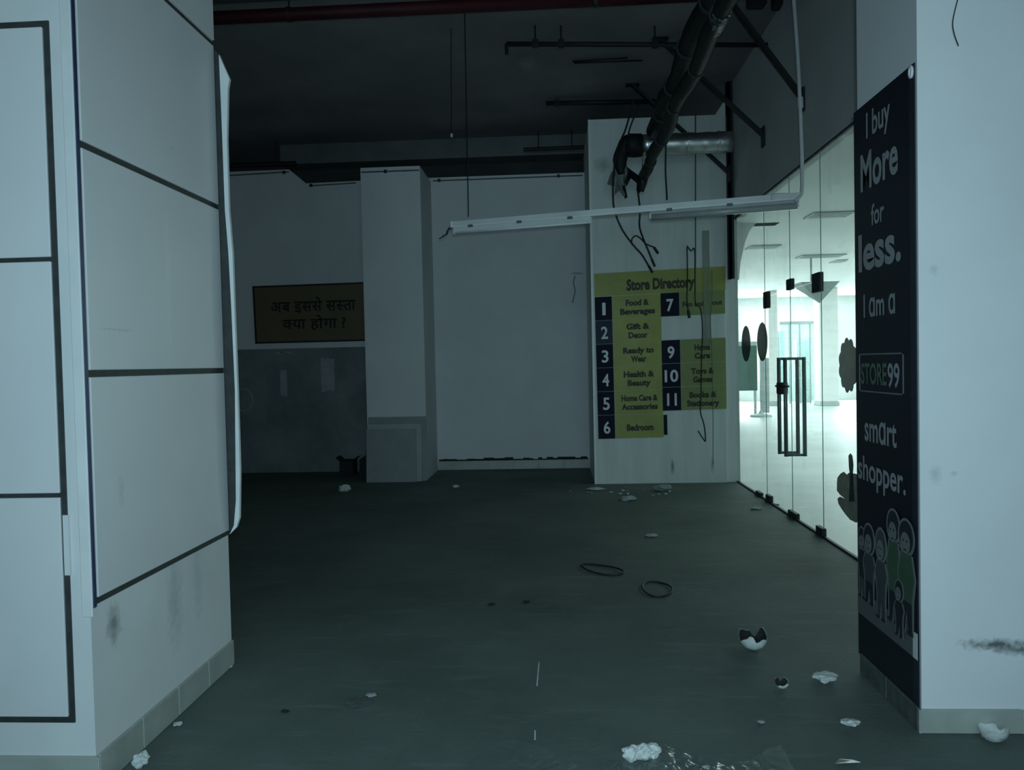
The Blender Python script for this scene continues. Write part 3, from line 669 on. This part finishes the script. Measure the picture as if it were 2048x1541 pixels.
for n_, k in right:
    i = {1: 0, 3: 2, 4: 3, 5: 4}[k]; v0, v1 = R2[i]-.002, R2[i+1]-.004
    tn = tile('number_tile', .503, v0, .645, v1, 'navy', .004)
    wn = {'10': .105, '11': .075}.get(n_, .054)
    dtext(n_, .574-wn/2, v0+.036, .574+wn/2, v1-.028, 'numeral', tn, None, .025, .007)
    tt = tile('name_tile', .648, v0, .995, v1, 'yellow_worn')
    if n_ == '7':
        dtext('Fun and', .67, v0+.056, .835, v0+.088, 'ink', tt, 'H', .04); dtext('out', .895, v0+.058, .975, v0+.085, 'ink', tt, None, .04)
    else:
        for s_, va in zip(names[n_], (.032, .082)):
            hw_ = min(.125, .0150*len(s_)); dtext(s_, .815-hw_, v0+va, .815+hw_, v0+va+.036, 'ink', tt, 'H', .05)

# ------------------------------------------------------------------ slogan sign on the rear wall
ys = YB-.02
TL, TR, BL, BR = onY(505, 573, ys), onY(745, 564, ys), onY(511, 688, ys), onY(745, 682, ys)
def sq(u, v, off=0):
    p = (TL*(1-u)+TR*u)*v + (BL*(1-u)+BR*u)*(1-v); return Vector((p.x, ys-off, p.z))
SG = thing('slogan_sign', (BL+BR)/2, 'ochre Hindi slogan board with black frame on the rear wall', 'sign')
part('board', B().prism([sq(0, 0), sq(1, 0), sq(1, 1), sq(0, 1)], (0, .019, 0)), M['sign'], SG)
for (u0, v0, u1, v1) in [(0, 0, 1, .028), (0, .972, 1, 1), (0, 0, .014, 1), (.986, 0, 1, 1)]:
    part('frame_strip', B().prism([sq(u0, v0), sq(u1, v0), sq(u1, v1), sq(u0, v1)], (0, -.010, 0)), M['sign_ink'], SG)
H1 = run(['अ', 'ब', ' ', 'इ', 'स', 'से', ' ', 'स', ('स', .72), 'ता'], .022)
H2 = run([('क', .74), 'या', ' ', 'हो', 'गा', ' ', '?'], .022)
part('lettering', set_text(H1, lambda u, v: sq(.145+(.86-.145)*u, .50+.28*v, .002)), M['sign_ink'], SG, 'first line of black Hindi lettering')
part('lettering', set_text(H2, lambda u, v: sq(.24+(.775-.24)*u, .20+.27*v, .002)), M['sign_ink'], SG, 'second line of black Hindi lettering')

# ------------------------------------------------------------------ ceiling services
zp = 4.52
pa, pb = onZ(425, 34, zp), onZ(1330, -5, zp)
yp = (pa.y+pb.y)/2
t = thing('sprinkler_pipe', (-3, yp, zp), 'thick dark red sprinkler pipe crossing under the ceiling', 'pipe')
part('pipe', B().tube([(XW+.1, yp, zp), (GX-.03, yp, zp)], .055, 14), M['red'], t, smooth=True)
for x in (-5, -2.2, .4, 1.9):
    part('hanger', B().tube([(x, yp, zp+.05), (x, yp, ZC)], .006, 6), M['iron'], t)
    part('clamp', B().tube([(x-.015, yp, zp), (x+.015, yp, zp)], .062, 14), M['iron'], t)
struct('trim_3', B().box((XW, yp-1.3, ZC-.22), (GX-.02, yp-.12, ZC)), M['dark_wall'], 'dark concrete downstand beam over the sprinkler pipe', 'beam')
def rail(px0, py0, px1, py1, z, r, label, stubs=(), name='ceiling_rail'):
    a, c = onZ(px0, py0, z), onZ(px1, py1, z)
    t = thing(name, (a+c)/2, label, 'rail')
    part('rail', B().tube([a, c], r, 8), M['iron'], t, smooth=True)
    for s_ in stubs:
        p = a+(c-a)*s_; part('hanger', B().tube([p, (p.x, p.y, ZC)], .009, 6), M['iron'], t); part('clip', B().box(p-Vector((.03, .025, .03)), p+Vector((.03, .025, .04))), M['iron'], t)
    return t, a, c
t, a, c = rail(1013, 88, 1578, 90, 4.62, .024, 'long thin black rail hung across the ceiling', (.10, .19, .52))
part('end_hook', B().tube([a, a-Vector((0, 0, .10))], .02, 6), M['iron'], t)
part('chain', B().tube([c+Vector((k*.03, 0, .012*(k % 2))) for k in range(6)], .012, 5), M['steel'], t, 'bright chain end')
rail(1092, 207, 1310, 203, 4.74, .030, 'short thick dark rail against the ceiling near the directory pillar', (.1,))
rail(1145, 123, 1255, 116, 4.775, .010, 'upper of two thin rods flat against the ceiling')
rail(1148, 126, 1285, 121, 4.775, .010, 'lower of two thin rods flat against the ceiling')
def wrail(px0, py0, px1, py1, Y, r, label):
    a, c = onY(px0, py0, Y), onY(px1, py1, Y)
    t = thing('wall_rail', (a+c)/2, label, 'rail'); part('rail', B().tube([a, c], r, 8), M['iron'], t)
    for f_ in (.25, .8):
        p = a+(c-a)*f_; part('hanger', B().tube([p, (p.x, p.y, ZC)], .008, 6), M['iron'], t)
wrail(1047, 299, 1168, 294, 11.05, .025, 'short dark rail in front of the concrete beam beside the directory pillar')
wrail(400, 333, 592, 327, 11.05, .035, 'dark rail above the rear wall nearest the panelled pillar')
# hanging wires
def hang(px, py0, py1, Y, r, label, px1=None):
    p, q = onY(px, py0, Y), onY(px1 or px, py1, Y); p.z = ZC
    t = thing('hanging_wire', q, label, 'wire'); part('wire', B().tube([p, q], r, 5), M['black'], t); return t, p, q
t, p, q = hang(903, 90, 266, 7.6, .004, 'short thin wire with a pale end hanging from the ceiling')
part('end_cap', B().lathe([(0, 0), (.012, .005), (.012, .035), (0, .045)], q-Vector((0, 0, .045)), 8), M['pvc'], t)
YT0, YT1 = 6.75, 6.02
hang(931, 80, 434, YT0-.0, .005, 'long thin suspension wire holding the left end of the batten light', 937)

# cable trunks running along the glass front
def trunk(px, py, px_near, Yf, Yn, rr, label):
    p = onY(px, py, Yf)
    t = thing('ceiling_duct', (p.x, (Yf+Yn)/2, p.z), label, 'duct')
    pts = [(p.x+.015*math.sin(k*1.3), Yf+(Yn-Yf)*k/24, p.z+.012*math.sin(k*.9)) for k in range(25)]
    part('trunk', B().tube(pts, [rr*(1+.10*math.sin(k*2.1)) for k in range(25)], 12), M['trunk'], t, smooth=True)
    for k in range(2, 24, 3):
        q = Vector(pts[k]); part('tie_band', B().tube([q-Vector((0, .014, 0)), q+Vector((0, .014, 0))], rr*1.13, 12), M['iron'], t)
    return t, p
t1, q1 = trunk(1308, 262, 0, 8.75, 2.0, .088, 'thick black wrapped cable trunk running towards the camera overhead')
t2, q2 = trunk(1287, 352, 0, 9.22, 2.0, .060, 'slimmer black cable trunk below the thick one')
part('end_plug', B().tube([q2+Vector((0, .0, .0)), q2+Vector((-.02, .03, -.09)), q2+Vector((-.04, .04, -.17))], [.062, .058, .045], 10), M['black'], t2, smooth=True)
# foil strips wrapped round the near trunk
for k in range(3):
    y = 5.2-.55*k
    part('foil_wrap', B().tube([(q2.x, y, q2.z), (q2.x, y-.25, q2.z)], .064, 12), M['crinkle'], t2, 'torn silver foil wrap')
# foil duct across the directory pillar
Yd = 8.95
d0, d1 = onY(1283, 290, Yd), onY(1474, 284, Yd)
zc_ = (d0.z+d1.z)/2
t = thing('foil_duct', ((d0.x+2.06)/2, Yd, zc_-.12), 'silver foil wrapped duct running across the broad pillar', 'duct')
xs = [d0.x+(2.06-d0.x)*k/16 for k in range(17)]
part('duct', B().tube([(x, Yd, zc_) for x in xs], [.118+.004*math.sin(k*2.3) for k in range(17)], 18), M['foil'], t, smooth=True)
part('black_sleeve', B().tube([(d0.x-.20, Yd, zc_-.03), (d0.x-.12, Yd, zc_), (d0.x, Yd, zc_)], [.10, .135, .128], 14), M['trunk'], t, 'black torn sleeve at the duct end', smooth=True)
for f_ in (.2, .48, .8):
    x = d0.x+(d1.x-d0.x)*f_; part('seam_band', B().tube([(x-.012, Yd, zc_), (x+.012, Yd, zc_)], .126, 18), M['foil'], t)
# torn black sleeve with rag hanging from the duct end
e0 = Vector((d0.x-.20, Yd-.02, zc_-.04))
# (a part of the duct)
part('sleeve', B().tube(smooth_path([e0+Vector((.06, 0, .07)), onY(1250, 290, Yd-.02), onY(1240, 320, Yd-.02), onY(1243, 350, Yd-.02)], 4), [.09, .09, .09, .085, .085, .08, .08, .085, .085, .075, .07, .06, .05], 10), M['trunk'], t, smooth=True)
def flap(pxs, Y, mat, name='flap'):
    n_ = len(pxs); bb = B().prism([onY(x, y, Y+.03*math.sin(i*2.4)) for i, (x, y) in enumerate(pxs)], (0, .012, 0)); part(name, bb, M[mat], t)
flap([(1233, 320), (1252, 322), (1256, 345), (1250, 365), (1253, 391), (1246, 392), (1240, 380), (1228, 390), (1233, 360), (1230, 340)], Yd-.06, 'rag')
flap([(1222, 345), (1232, 335), (1230, 372), (1214, 368)], Yd-.03, 'rag')
flap([(1250, 330), (1262, 340), (1276, 350), (1284, 362), (1280, 386), (1274, 384), (1274, 366), (1262, 356), (1254, 372), (1246, 366)], Yd-.05, 'trunk')
flap([(1244, 372), (1250, 370), (1255, 394), (1250, 398)], Yd-.07, 'black')
# diagonal braces from the bulkhead up to the ceiling
for (px, py, px2, py2, lab) in [(1604, 196, 1462, 6, 'nearest diagonal black brace between bulkhead and ceiling'), (1526, 270, 1388, 142, 'middle diagonal black brace between bulkhead and ceiling'), (1457, 345, 1326, 226, 'farthest diagonal black brace passing behind the foil duct')]:
    a = onX(px, py, GX-.03); a.y = min(a.y, 9.34); a = onY(px, py, a.y); c = onY(px2, py2, a.y); d_ = (c-a)
    c = a+d_*((ZC-.01-a.z)/d_.z)
    t = thing('ceiling_brace', a, lab, 'brace', 'diagonal ceiling braces')
    part('strut', B().bar(a, c, .03, .075, (0, 1, 0)), M['iron'], t)
    part('foot_plate', B().box((a.x-.01, a.y-.05, a.z-.12), (a.x+.012, a.y+.05, a.z+.08)), M['iron'], t)
    part('top_plate', B().box((c.x-.08, c.y-.05, ZC-.016), (c.x+.08, c.y+.05, ZC)), M['iron'], t)
p = onZ(1513, 4, 4.7)
for dx_, w_, zb_, lab in ((0, .08, 4.66, 'wider dark junction box under the ceiling near the white conduit'), (.18, .04, 4.64, 'narrow dark junction box under the ceiling nearest the white conduit')):
    t = thing('junction_box', (p.x+dx_, p.y, zb_), lab, 'junction box')
    part('box_body', B().bbox((p.x+dx_-w_, p.y-.06, zb_), (p.x+dx_+w_, p.y+.06, ZC), .01), M['iron'], t)
    part('lid', B().bbox((p.x+dx_-w_*.85, p.y-.05, zb_-.008), (p.x+dx_+w_*.85, p.y+.05, zb_), .003), M['black'], t)

# ------------------------------------------------------------------ suspended batten lights on a rail
A = onY(905, 438, YT0); C_ = onY(1600, 407, YT1); zl = (A.z+C_.z)/2
A = Vector((A.x, A.y, zl)); C_ = Vector((C_.x, C_.y, zl)); dx = (C_-A); LT = dx.length; ux = dx.normalized(); un = Vector((-ux.y, ux.x, 0))
def lp(s, dn=0, dz=0): return A+ux*s+un*dn+Vector((0, 0, dz))
RL = thing('light_rail', lp(LT/2), 'long white suspended rail carrying two dead batten lights', 'rail')
part('channel', B().bar(lp(0), lp(LT), .06, .05), M['alu'], RL)
part('lip', B().bar(lp(0, -.032, -.022), lp(LT, -.032, -.022), .006, .010), M['trimwhite'], RL)
part('end_cap', B().bbox(lp(-.012)-Vector((.006, .035, .03)), lp(-.0)+Vector((.004, .035, .03)), .003), M['alu'], RL)
part('coupler', B().bbox(lp(LT-.22, 0, -.030)-Vector((0, .04, 0)), lp(LT, 0, .034)+Vector((0, .04, 0)), .008), M['alu'], RL, 'bulky white end coupler')
def s_at(px, y=430):
    # rail parameter seen at this pixel column
    best = min(range(0, 401), key=lambda k: abs((lambda q: FPX*(q.dot(_r)/q.dot(_f))+IW/2-px)(lp(LT*k/400)-CAM))); return LT*best/400
def batten(s0, s1, label, tube_r, clips):
    t = thing('batten_light', lp((s0+s1)/2, 0, -.08), label, 'light', 'batten lights on the suspended rail')
    part('tray', B().bar(lp(s0, .0, -.047), lp(s1, .0, -.047), .050, .040), M['alu' if tube_r < .016 else 'tubeglass'], t)
    part('tube', B().tube([lp(s0+.012, -.012, -.073), lp(s1-.012, -.012, -.073)], tube_r, 10), M['trimwhite' if tube_r < .016 else 'tubeglass'], t, smooth=True)
    for s in (s0, s1):
        d_ = .014 if s == s0 else -.014
        part('lamp_holder', B().bar(lp(s, -.012, -.066), lp(s+d_, -.012, -.066), .034, .038), M['alu'], t)
    for px in clips:
        s = s_at(px); part('clip', B().bar(lp(s-.022, -.034, -.026), lp(s+.022, -.034, -.026), .012, .020), M['trimgrey'], t)
batten(s_at(908), s_at(1182), 'left dead batten light with slim tube under the rail', .009, (943, 1041, 1141))
batten(s_at(1300), s_at(1597), 'right dead batten light with thicker tube under the rail', .027, (1340, 1460))
bk = thing('wire_tail', lp(0, 0, -.12), 'frayed wire tail drooping from the left end of the rail', 'wire')
for k in range(3):
    part('strand', B().tube(smooth_path([lp(0, -.02, -.03), onY(898-k*2, 456+k*3, YT0-.02), onY(893+k, 468, YT0-.02), onY(878+k*7, 478-k*6, YT0-.03)]), .0055, 5), M['black'], bk, smooth=True)
# conduit dropping from the ceiling to the rail end
Yc = YT1-.02
pts = [onY(1583, -60, Yc), onY(1589, 20, Yc), onY(1596, 120, Yc), onY(1601, 230, Yc), onY(1604, 330, Yc), onY(1604, 375, Yc), onY(1601, 392, Yc), onY(1590, 402, Yc)]
top = pts[0]; pts = [Vector((top.x-.012, Yc, ZC-.22))] + pts if top.z < ZC-.23 else pts
t = thing('conduit_drop', pts[-1], 'white plastic conduit dropping from ceiling to the rail end', 'conduit')
part('pipe', B().tube(smooth_path(pts, 4), .015, 8), M['pvc'], t, smooth=True)
part('coupling', B().tube([onY(1600.5, 195, Yc), onY(1601.2, 215, Yc)], .021, 8), M['pvc'], t)

# ------------------------------------------------------------------ hanging cables in front of the broad pillar
def cable(pxs, Y, r, label, mat='black', plug=None):
    t = thing('hanging_cable', onY(*pxs[-1], Y), label, 'cable')
    pts = smooth_path([onY(x, y, Y+.02*math.sin(i)) for i, (x, y) in enumerate(pxs)])
    part('cord', B().tube(pts, r, 6), M[mat], t, smooth=True)
    if plug:
        e = pts[-1]; d_ = (pts[-1]-pts[-3]).normalized(); part('plug', B().tube([e-d_*.02, e+d_*.07], plug, 8), M[mat], t)
    return t
cable([(1268, 200), (1258, 235), (1250, 262), (1236, 295), (1228, 340), (1226, 390), (1230, 425), (1246, 462), (1268, 492), (1284, 510), (1299, 535)], Yd-.16, .011, 'black cable looping lowest below the torn sleeve', plug=.014)
cable([(1276, 385), (1280, 420), (1279, 452), (1286, 476), (1298, 505), (1305, 522)], Yd-.14, .011, 'black cable hanging straight down from the slim trunk end', plug=.014)
cable([(1264, 490), (1264, 478), (1272, 472), (1282, 478), (1292, 488), (1306, 494), (1310, 498)], Yd-.13, .008, 'small hooked black cable curling at the cable ends', plug=.016)
cable([(1280, 205), (1262, 250), (1256, 272)], Yd-.12, .010, 'short black cable rising from the duct end to the ceiling')
cable([(1286, 300), (1284, 340), (1281, 362)], Yd-.14, .004, 'thin wire between the foil duct and the slim trunk')
cable([(1332, 280), (1331, 340), (1333, 380), (1334, 400)], Yd-.14, .010, 'short black cable hanging below the foil duct')
cable([(1391, 228), (1391, 400), (1391, 540), (1391, 600)], YD-.11, .008, 'long grey cable running down the broad pillar', mat='trimgrey')
cable([(1374, 495), (1375, 560), (1374, 600), (1377, 625)], YD-.05, .008, 'dark cable with plug ending on tile seven', plug=.018)
cable([(1374, 492), (1382, 502), (1389, 500), (1390, 560), (1391, 605), (1401, 618), (1405, 660), (1403, 720), (1402, 790), (1401, 825), (1408, 850), (1411, 882), (1405, 876), (1396, 862)], YD-.075, .008, 'dark cable crossing the directory and curling at its end')
cable([(1424, 540), (1424, 600), (1421, 640), (1424, 720), (1426, 830), (1426, 928)], YD-.04, .004, 'thin grey cord down the right of the directory', mat='trimgrey')
single('wall_trunking', B().bbox((onY(1404, 470, YD).x, YD-.018, onY(1410, 690, YD).z), (onY(1418, 470, YD).x, YD, onY(1410, 462, YD).z), .004), M['trunking'], 'narrow pale trunking strip standing on the broad pillar', 'trunking')
t = cable([(1150, 552), (1147, 566), (1150, 582), (1145, 606)], YB-.03, .006, 'thin wire dangling from the steel peg on the rear wall', mat='trimgrey')
p = onY(1146, 547, YB-.06)
t = thing('wall_peg', (p.x, YB, p.z), 'bright steel peg sticking out of the rear wall', 'peg')
part('shaft', B().tube([(p.x, YB-.10, p.z), (p.x+.14, YB, p.z)], .010, 8), M['bright'], t)
part('head', B().lathe([(0, -.018), (.014, -.012), (.018, 0), (.014, .012), (0, .018)], (p.x-.004, YB-.10, p.z), 10), M['bright'], t, smooth=True)
p = onX(1176, 800, .467)
t = thing('wall_stud', onX(1176, 800, .467), 'tiny bright stud on the side of the broad pillar', 'stud')
part('stud_head', B().lathe([(0, -.028), (.02, -.018), (.028, 0), (.02, .018), (0, .028)], (.445, p.y, p.z), 10), M['bright'], t, smooth=True)
part('stud_shank', B().tube([(.452, p.y, p.z), (.468, p.y, p.z)], .006, 6), M['steel'], t)

# ------------------------------------------------------------------ boards and boxes at the slim pillar
def lean(name, px0, px1, pyt, pyb, Yb, mat, label, thick=.012, tilt=.06):
    a = onZ(px0, pyb, 0); a.y = Yb; x0 = onY(px0, pyb, Yb).x; x1 = onY(px1, pyb, Yb).x; h = onY(px0, pyt, Yb).z
    poly = [(x0, Yb, 0), (x1, Yb, 0), (x1, Yb+tilt, h), (x0, Yb+tilt, h)]
    return single(name, B().prism(poly, (0, thick, 0)), M[mat], label, 'board', 'boards leaning on the slim pillar')
lean('plasterboard_sheet', 733, 833, 861, 964, 9.82, 'board', 'front grey board leaning against the slim pillar, lowest of the stack')
lean('plasterboard_sheet', 736, 844, 850, 960, 9.865, 'board2', 'middle board of the stack leaning on the slim pillar')
lean('plasterboard_sheet', 737, 854, 836, 957, 9.91, 'board', 'tallest and rearmost board leaning on the slim pillar')
p = onZ(698, 947, 0)
t = thing('carton', (p.x, 10.6, 0), 'small dark carton on the floor left of the leaning boards', 'carton')
part('body', B().bbox((onY(681, 940, 10.55).x, 10.5, 0), (onY(708, 940, 10.55).x, 10.75, .20), .006), M['dark_box'], t)
for s_ in (0, 1):
    xa = onY(681, 940, 10.55).x if s_ == 0 else onY(708, 940, 10.55).x
    part('flap', B().prism([(xa, 10.5, .20), (xa, 10.75, .20), (xa+(-.05 if s_ == 0 else .05), 10.75, .25), (xa+(-.05 if s_ == 0 else .05), 10.5, .25)], (.004, 0, .003)), M['dark_box'], t)
xa, xb = onY(719, 940, 10.3).x, onY(745, 940, 10.3).x
b = B().prism([(xa, 10.3, 0), (xb, 10.3, 0), (xb, 10.3, .52), (xb-.04, 10.3, .46), (xa+.10, 10.3, .40), (xa+.09, 10.3, .30), (xa, 10.3, .24)], (0, .12, 0))
single('scrap_panel', b, M['dark_box'], 'dark jagged scrap standing between carton and slim pillar', 'scrap')

# ------------------------------------------------------------------ floor litter
def chunk(px, py, w_, h_, mat, label, name='plaster_chunk', cat='debris', group='broken plaster bits on the floor', flat_=.5, seed=0):
    p = onZ(px, py, 0); rng = random.Random(seed+int(px*7+py)); D = p.y
    rx = w_/FPX*D/2; rz = max(.004, h_/FPX*D/2*flat_)
    bm = bmesh.new(); bmesh.ops.create_icosphere(bm, subdivisions=3, radius=1)
    off = Vector((rng.uniform(0, 9), rng.uniform(0, 9), rng.uniform(0, 9)))
    for v in bm.verts:
        n_ = noise.noise(v.co*1.4+off)*.55+noise.noise(v.co*3.5+off)*.22; v.co *= (1+n_)
        v.co.x *= rx; v.co.y *= rx*.8; v.co.z *= rz
    zm = min(v.co.z for v in bm.verts)
    for v in bm.verts:
        v.co.z -= zm
        if v.co.z < rz*.35: v.co.z *= .3
    zm = min(v.co.z for v in bm.verts)
    bm.verts.index_update()
    bb = B().add([v.co+Vector((p.x, p.y, -zm+.0005)) for v in bm.verts], [[v.index for v in f.verts] for f in bm.faces]); bm.free()
    return single(name, bb, M[mat], label, cat, group)
chunk(1650, 1362, 46, 30, 'plaster', 'plaster chunk with a pointed end lying under the banner')
chunk(1700, 1452, 34, 24, 'plaster', 'rounded plaster chunk between pillar corner and plastic sheet')
chunk(282, 1536, 34, 34, 'plaster', 'plaster lump in front of the panelled pillar skirting', flat_=.8)
chunk(355, 1452, 18, 10, 'plaster', 'small plaster flake beside the panelled pillar skirting')
chunk(455, 1337, 18, 8, 'plaster', 'tiny plaster flake near the far end of the panelled pillar')
chunk(690, 984, 24, 18, 'plaster', 'pale crumpled lump on the floor below the carton', flat_=.7)
chunk(912, 976, 14, 9, 'plaster', 'small pale crumb before the blank rear wall')
chunk(905, 938, 7, 7, 'plaster', 'bright speck at the foot of the blank rear wall', flat_=1)
chunk(1192, 980, 34, 7, 'plaster', 'flat pale flake at the left foot of the broad pillar')
chunk(1257, 1001, 30, 14, 'board2', 'grey cardboard scrap lying in front of the broad pillar', flat_=.6)
chunk(1325, 982, 32, 12, 'board', 'grey rubble heap against the foot of the broad pillar', flat_=.9)
chunk(1303, 1074, 22, 9, 'board2', 'single pale crumb halfway across the open floor')
chunk(1512, 1019, 20, 7, 'board2', 'pale flake on the floor by the glass doors')
chunk(1522, 1447, 14, 5, 'board2', 'faint pale flake on the floor beyond the plastic sheet')
for k in range(14):
    chunk(1140+random.uniform(0, 240), 980+random.uniform(0, 24), random.uniform(4, 9), 4, random.choice(['plaster', 'board', 'board2']), 'tiny crumb of rubble scattered before the broad pillar', name='rubble_crumb', group='tiny crumbs before the broad pillar', seed=k)
for (px, py, lab) in [(983, 1211, 'left of two black specks on the open floor'), (1053, 1206, 'right of two black specks on the open floor'), (570, 1426, 'black speck on the floor near the panelled pillar')]:
    chunk(px, py, 16, 6, 'soot', lab, name='black_crumb', group='black specks on the floor')
chunk(1552, 1012, 12, 6, 'soot', 'black speck at the sill of the glass doors', name='black_crumb', group='black specks on the floor')
chunk(716, 1408, 50, 14, 'dado_dark', 'dark scuffed clump of dirt on the near floor', name='dirt_clump', flat_=.12, group=None)
chunk(742, 1393, 22, 8, 'board2', 'pale flake on the edge of the dirt clump')
# lamp shade fragments: white shell with a sooty broken interior
def shell(px, py, w_, label, seed, name='broken_bowl', tilt=.0, keep=.5, inner='soot'):
    p = onZ(px, py, 0); R_ = w_/FPX*p.y/2; rng = random.Random(seed)
    t = thing(name, p, label, 'broken bowl')
    seg, rings = 28, 9; out = B(); inn = B(); vs = []
    jag = [keep+.45*noise.noise(Vector((math.cos(k*2*math.pi/seg)*1.7+seed, math.sin(k*2*math.pi/seg)*1.7, seed*.7)))+rng.uniform(-.06, .06) for k in range(seg)]
    def pt(i, k, s_):
        th = i/rings*math.pi*.5*(jag[k % seg]); a = k*2*math.pi/seg
        q_ = Vector((math.sin(th)*math.cos(a), math.sin(th)*math.sin(a), 1-math.cos(th)))*R_*s_
        q_.z += (1-s_)*R_
        q_ = Matrix.Rotation(tilt, 3, 'X') @ (q_-Vector((0, 0, R_)))+Vector((0, 0, R_))
        return q_+p+Vector((0, 0, .001))
    for bb, s_ in ((out, 1.0), (inn, .93)):
        bb.add([pt(i, k, s_) for i in range(rings+1) for k in range(seg)], [(i*seg+k, i*seg+(k+1) % seg, (i+1)*seg+(k+1) % seg, (i+1)*seg+k) for i in range(rings) for k in range(seg)])
    part('shell', out, M['plaster'], t, smooth=True); part('lining', inn, M[inner], t, 'inside of the broken bowl', smooth=True)
    return t
shell(1506, 1300, 56, 'broken white bowl with black sooty inside on the open floor', 3, tilt=.12, keep=1.02)
shell(1564, 1378, 28, 'small broken white shell with a black hollow beside the bowl', 8, tilt=.2, keep=.95)
shell(1985, 1483, 62, 'white broken dish lying at the foot of the right pillar', 5, tilt=.05, keep=.68, inner='plaster')
# wire rings
def ring(px, py, wx, wy, rot, label, seed):
    p = onZ(px, py, .006); rng = random.Random(seed); D = p.y
    ax = wx/FPX*D/2; c_up = onZ(px, py-wy/2, .006).y; c_dn = onZ(px, py+wy/2, .006).y; ay = (c_up-c_dn)/2
    pts = []
    for k in range(40):
        a = k*2*math.pi/40; q_ = Vector((ax*math.cos(a), ay*math.sin(a), 0)); q_.y += rot*q_.x
        pts.append(p+q_*(1+.03*math.sin(3*a+seed))+Vector((0, 0, .004+.004*math.sin(2*a+seed))))
    single('wire_ring', B().tube(pts, .0065, 6, closed=True), M['black'], label, 'wire', 'wire rings on the floor', smooth=True)
ring(1203, 1140, 82, 18, -.6, 'long flat black wire ring on the floor', 1)
ring(1314, 1179, 58, 30, .0, 'rounder black wire ring on the floor nearer the camera', 2)
# crumpled clear plastic sheet at the bottom edge
c0, c1 = onZ(960, 1545, 0), onZ(1590, 1545, 0)
xa, xb = c0.x-.05, c1.x; ya, yb_ = 2.42, onZ(1200, 1497, 0).y+.04
nx, ny = 150, 50; vs = []; fs = []
for j in range(ny+1):
    for i in range(nx+1):
        u, v = i/nx, j/ny; x = xa+(xb-xa)*u; y = ya+(yb_-ya)*v*(.72+.28*math.sin(u*7+.6)**2)
        q_ = Vector((x*7, y*7, 0)); hgt = abs(noise.noise(q_))*.05+abs(noise.noise(q_*2.7))*.030+abs(noise.noise(q_*5))*.02
        vs.append((x+.01*noise.noise(q_*3), y+.01*noise.noise(q_*3+Vector((5, 5, 5))), .004+hgt*min(1, 4*min(u, 1-u, .25+v*.0)*1.0)*(1-.75*v)))
for j in range(ny):
    for i in range(nx): k = j*(nx+1)+i; fs.append((k, k+1, k+nx+2, k+nx+1))
single('plastic_sheet', B().add(vs, fs), M['plastic'], 'crumpled clear plastic sheet on the floor at the near edge', 'plastic sheet')
for (px, py, w_, lab) in [(1262, 1532, 36, 'broken plaster lump on the left of the plastic sheet pile'), (1285, 1526, 40, 'largest pale plaster shard on the plastic sheet'), (1305, 1522, 34, 'pointed plaster shard at right of the plastic sheet pile')]:
    o = chunk(px, py, w_, 30, 'plaster', lab, group='plaster lumps on the plastic sheet', flat_=.9); o.location.z += .012
chunk(1412, 1538, 14, 10, 'plaster', 'small white crumb at the near edge of the floor')
p = onZ(1695, 1529, 0)
t = thing('foil_scrap', p, 'small glinting foil scrap on the floor before the right pillar', 'scrap')
part('crease', B().add([p+Vector(v) for v in [(-.045, 0, .001), (-.01, -.02, .014), (.015, .012, .006), (.045, -.01, .012), (.03, .03, .001), (-.02, .03, .004)]], [(0, 1, 2), (0, 2, 5), (2, 1, 3), (2, 3, 4), (2, 4, 5)]), M['foil'], t)
# thin white drips of paint on the floor
for (x0, y0, x1, y1) in [(1078, 1325, 1074, 1372), (1070, 1462, 1070, 1480)]:
    a, c = onZ(x0, y0, .001), onZ(x1, y1, .001)
    single('paint_drip', B().bar(a, c, .006, .002), M['plaster'], 'longer thin white paint drip on the near floor' if x0 == 1078 else 'shorter white paint drip close to the plastic sheet', 'paint drip', 'white paint drips')
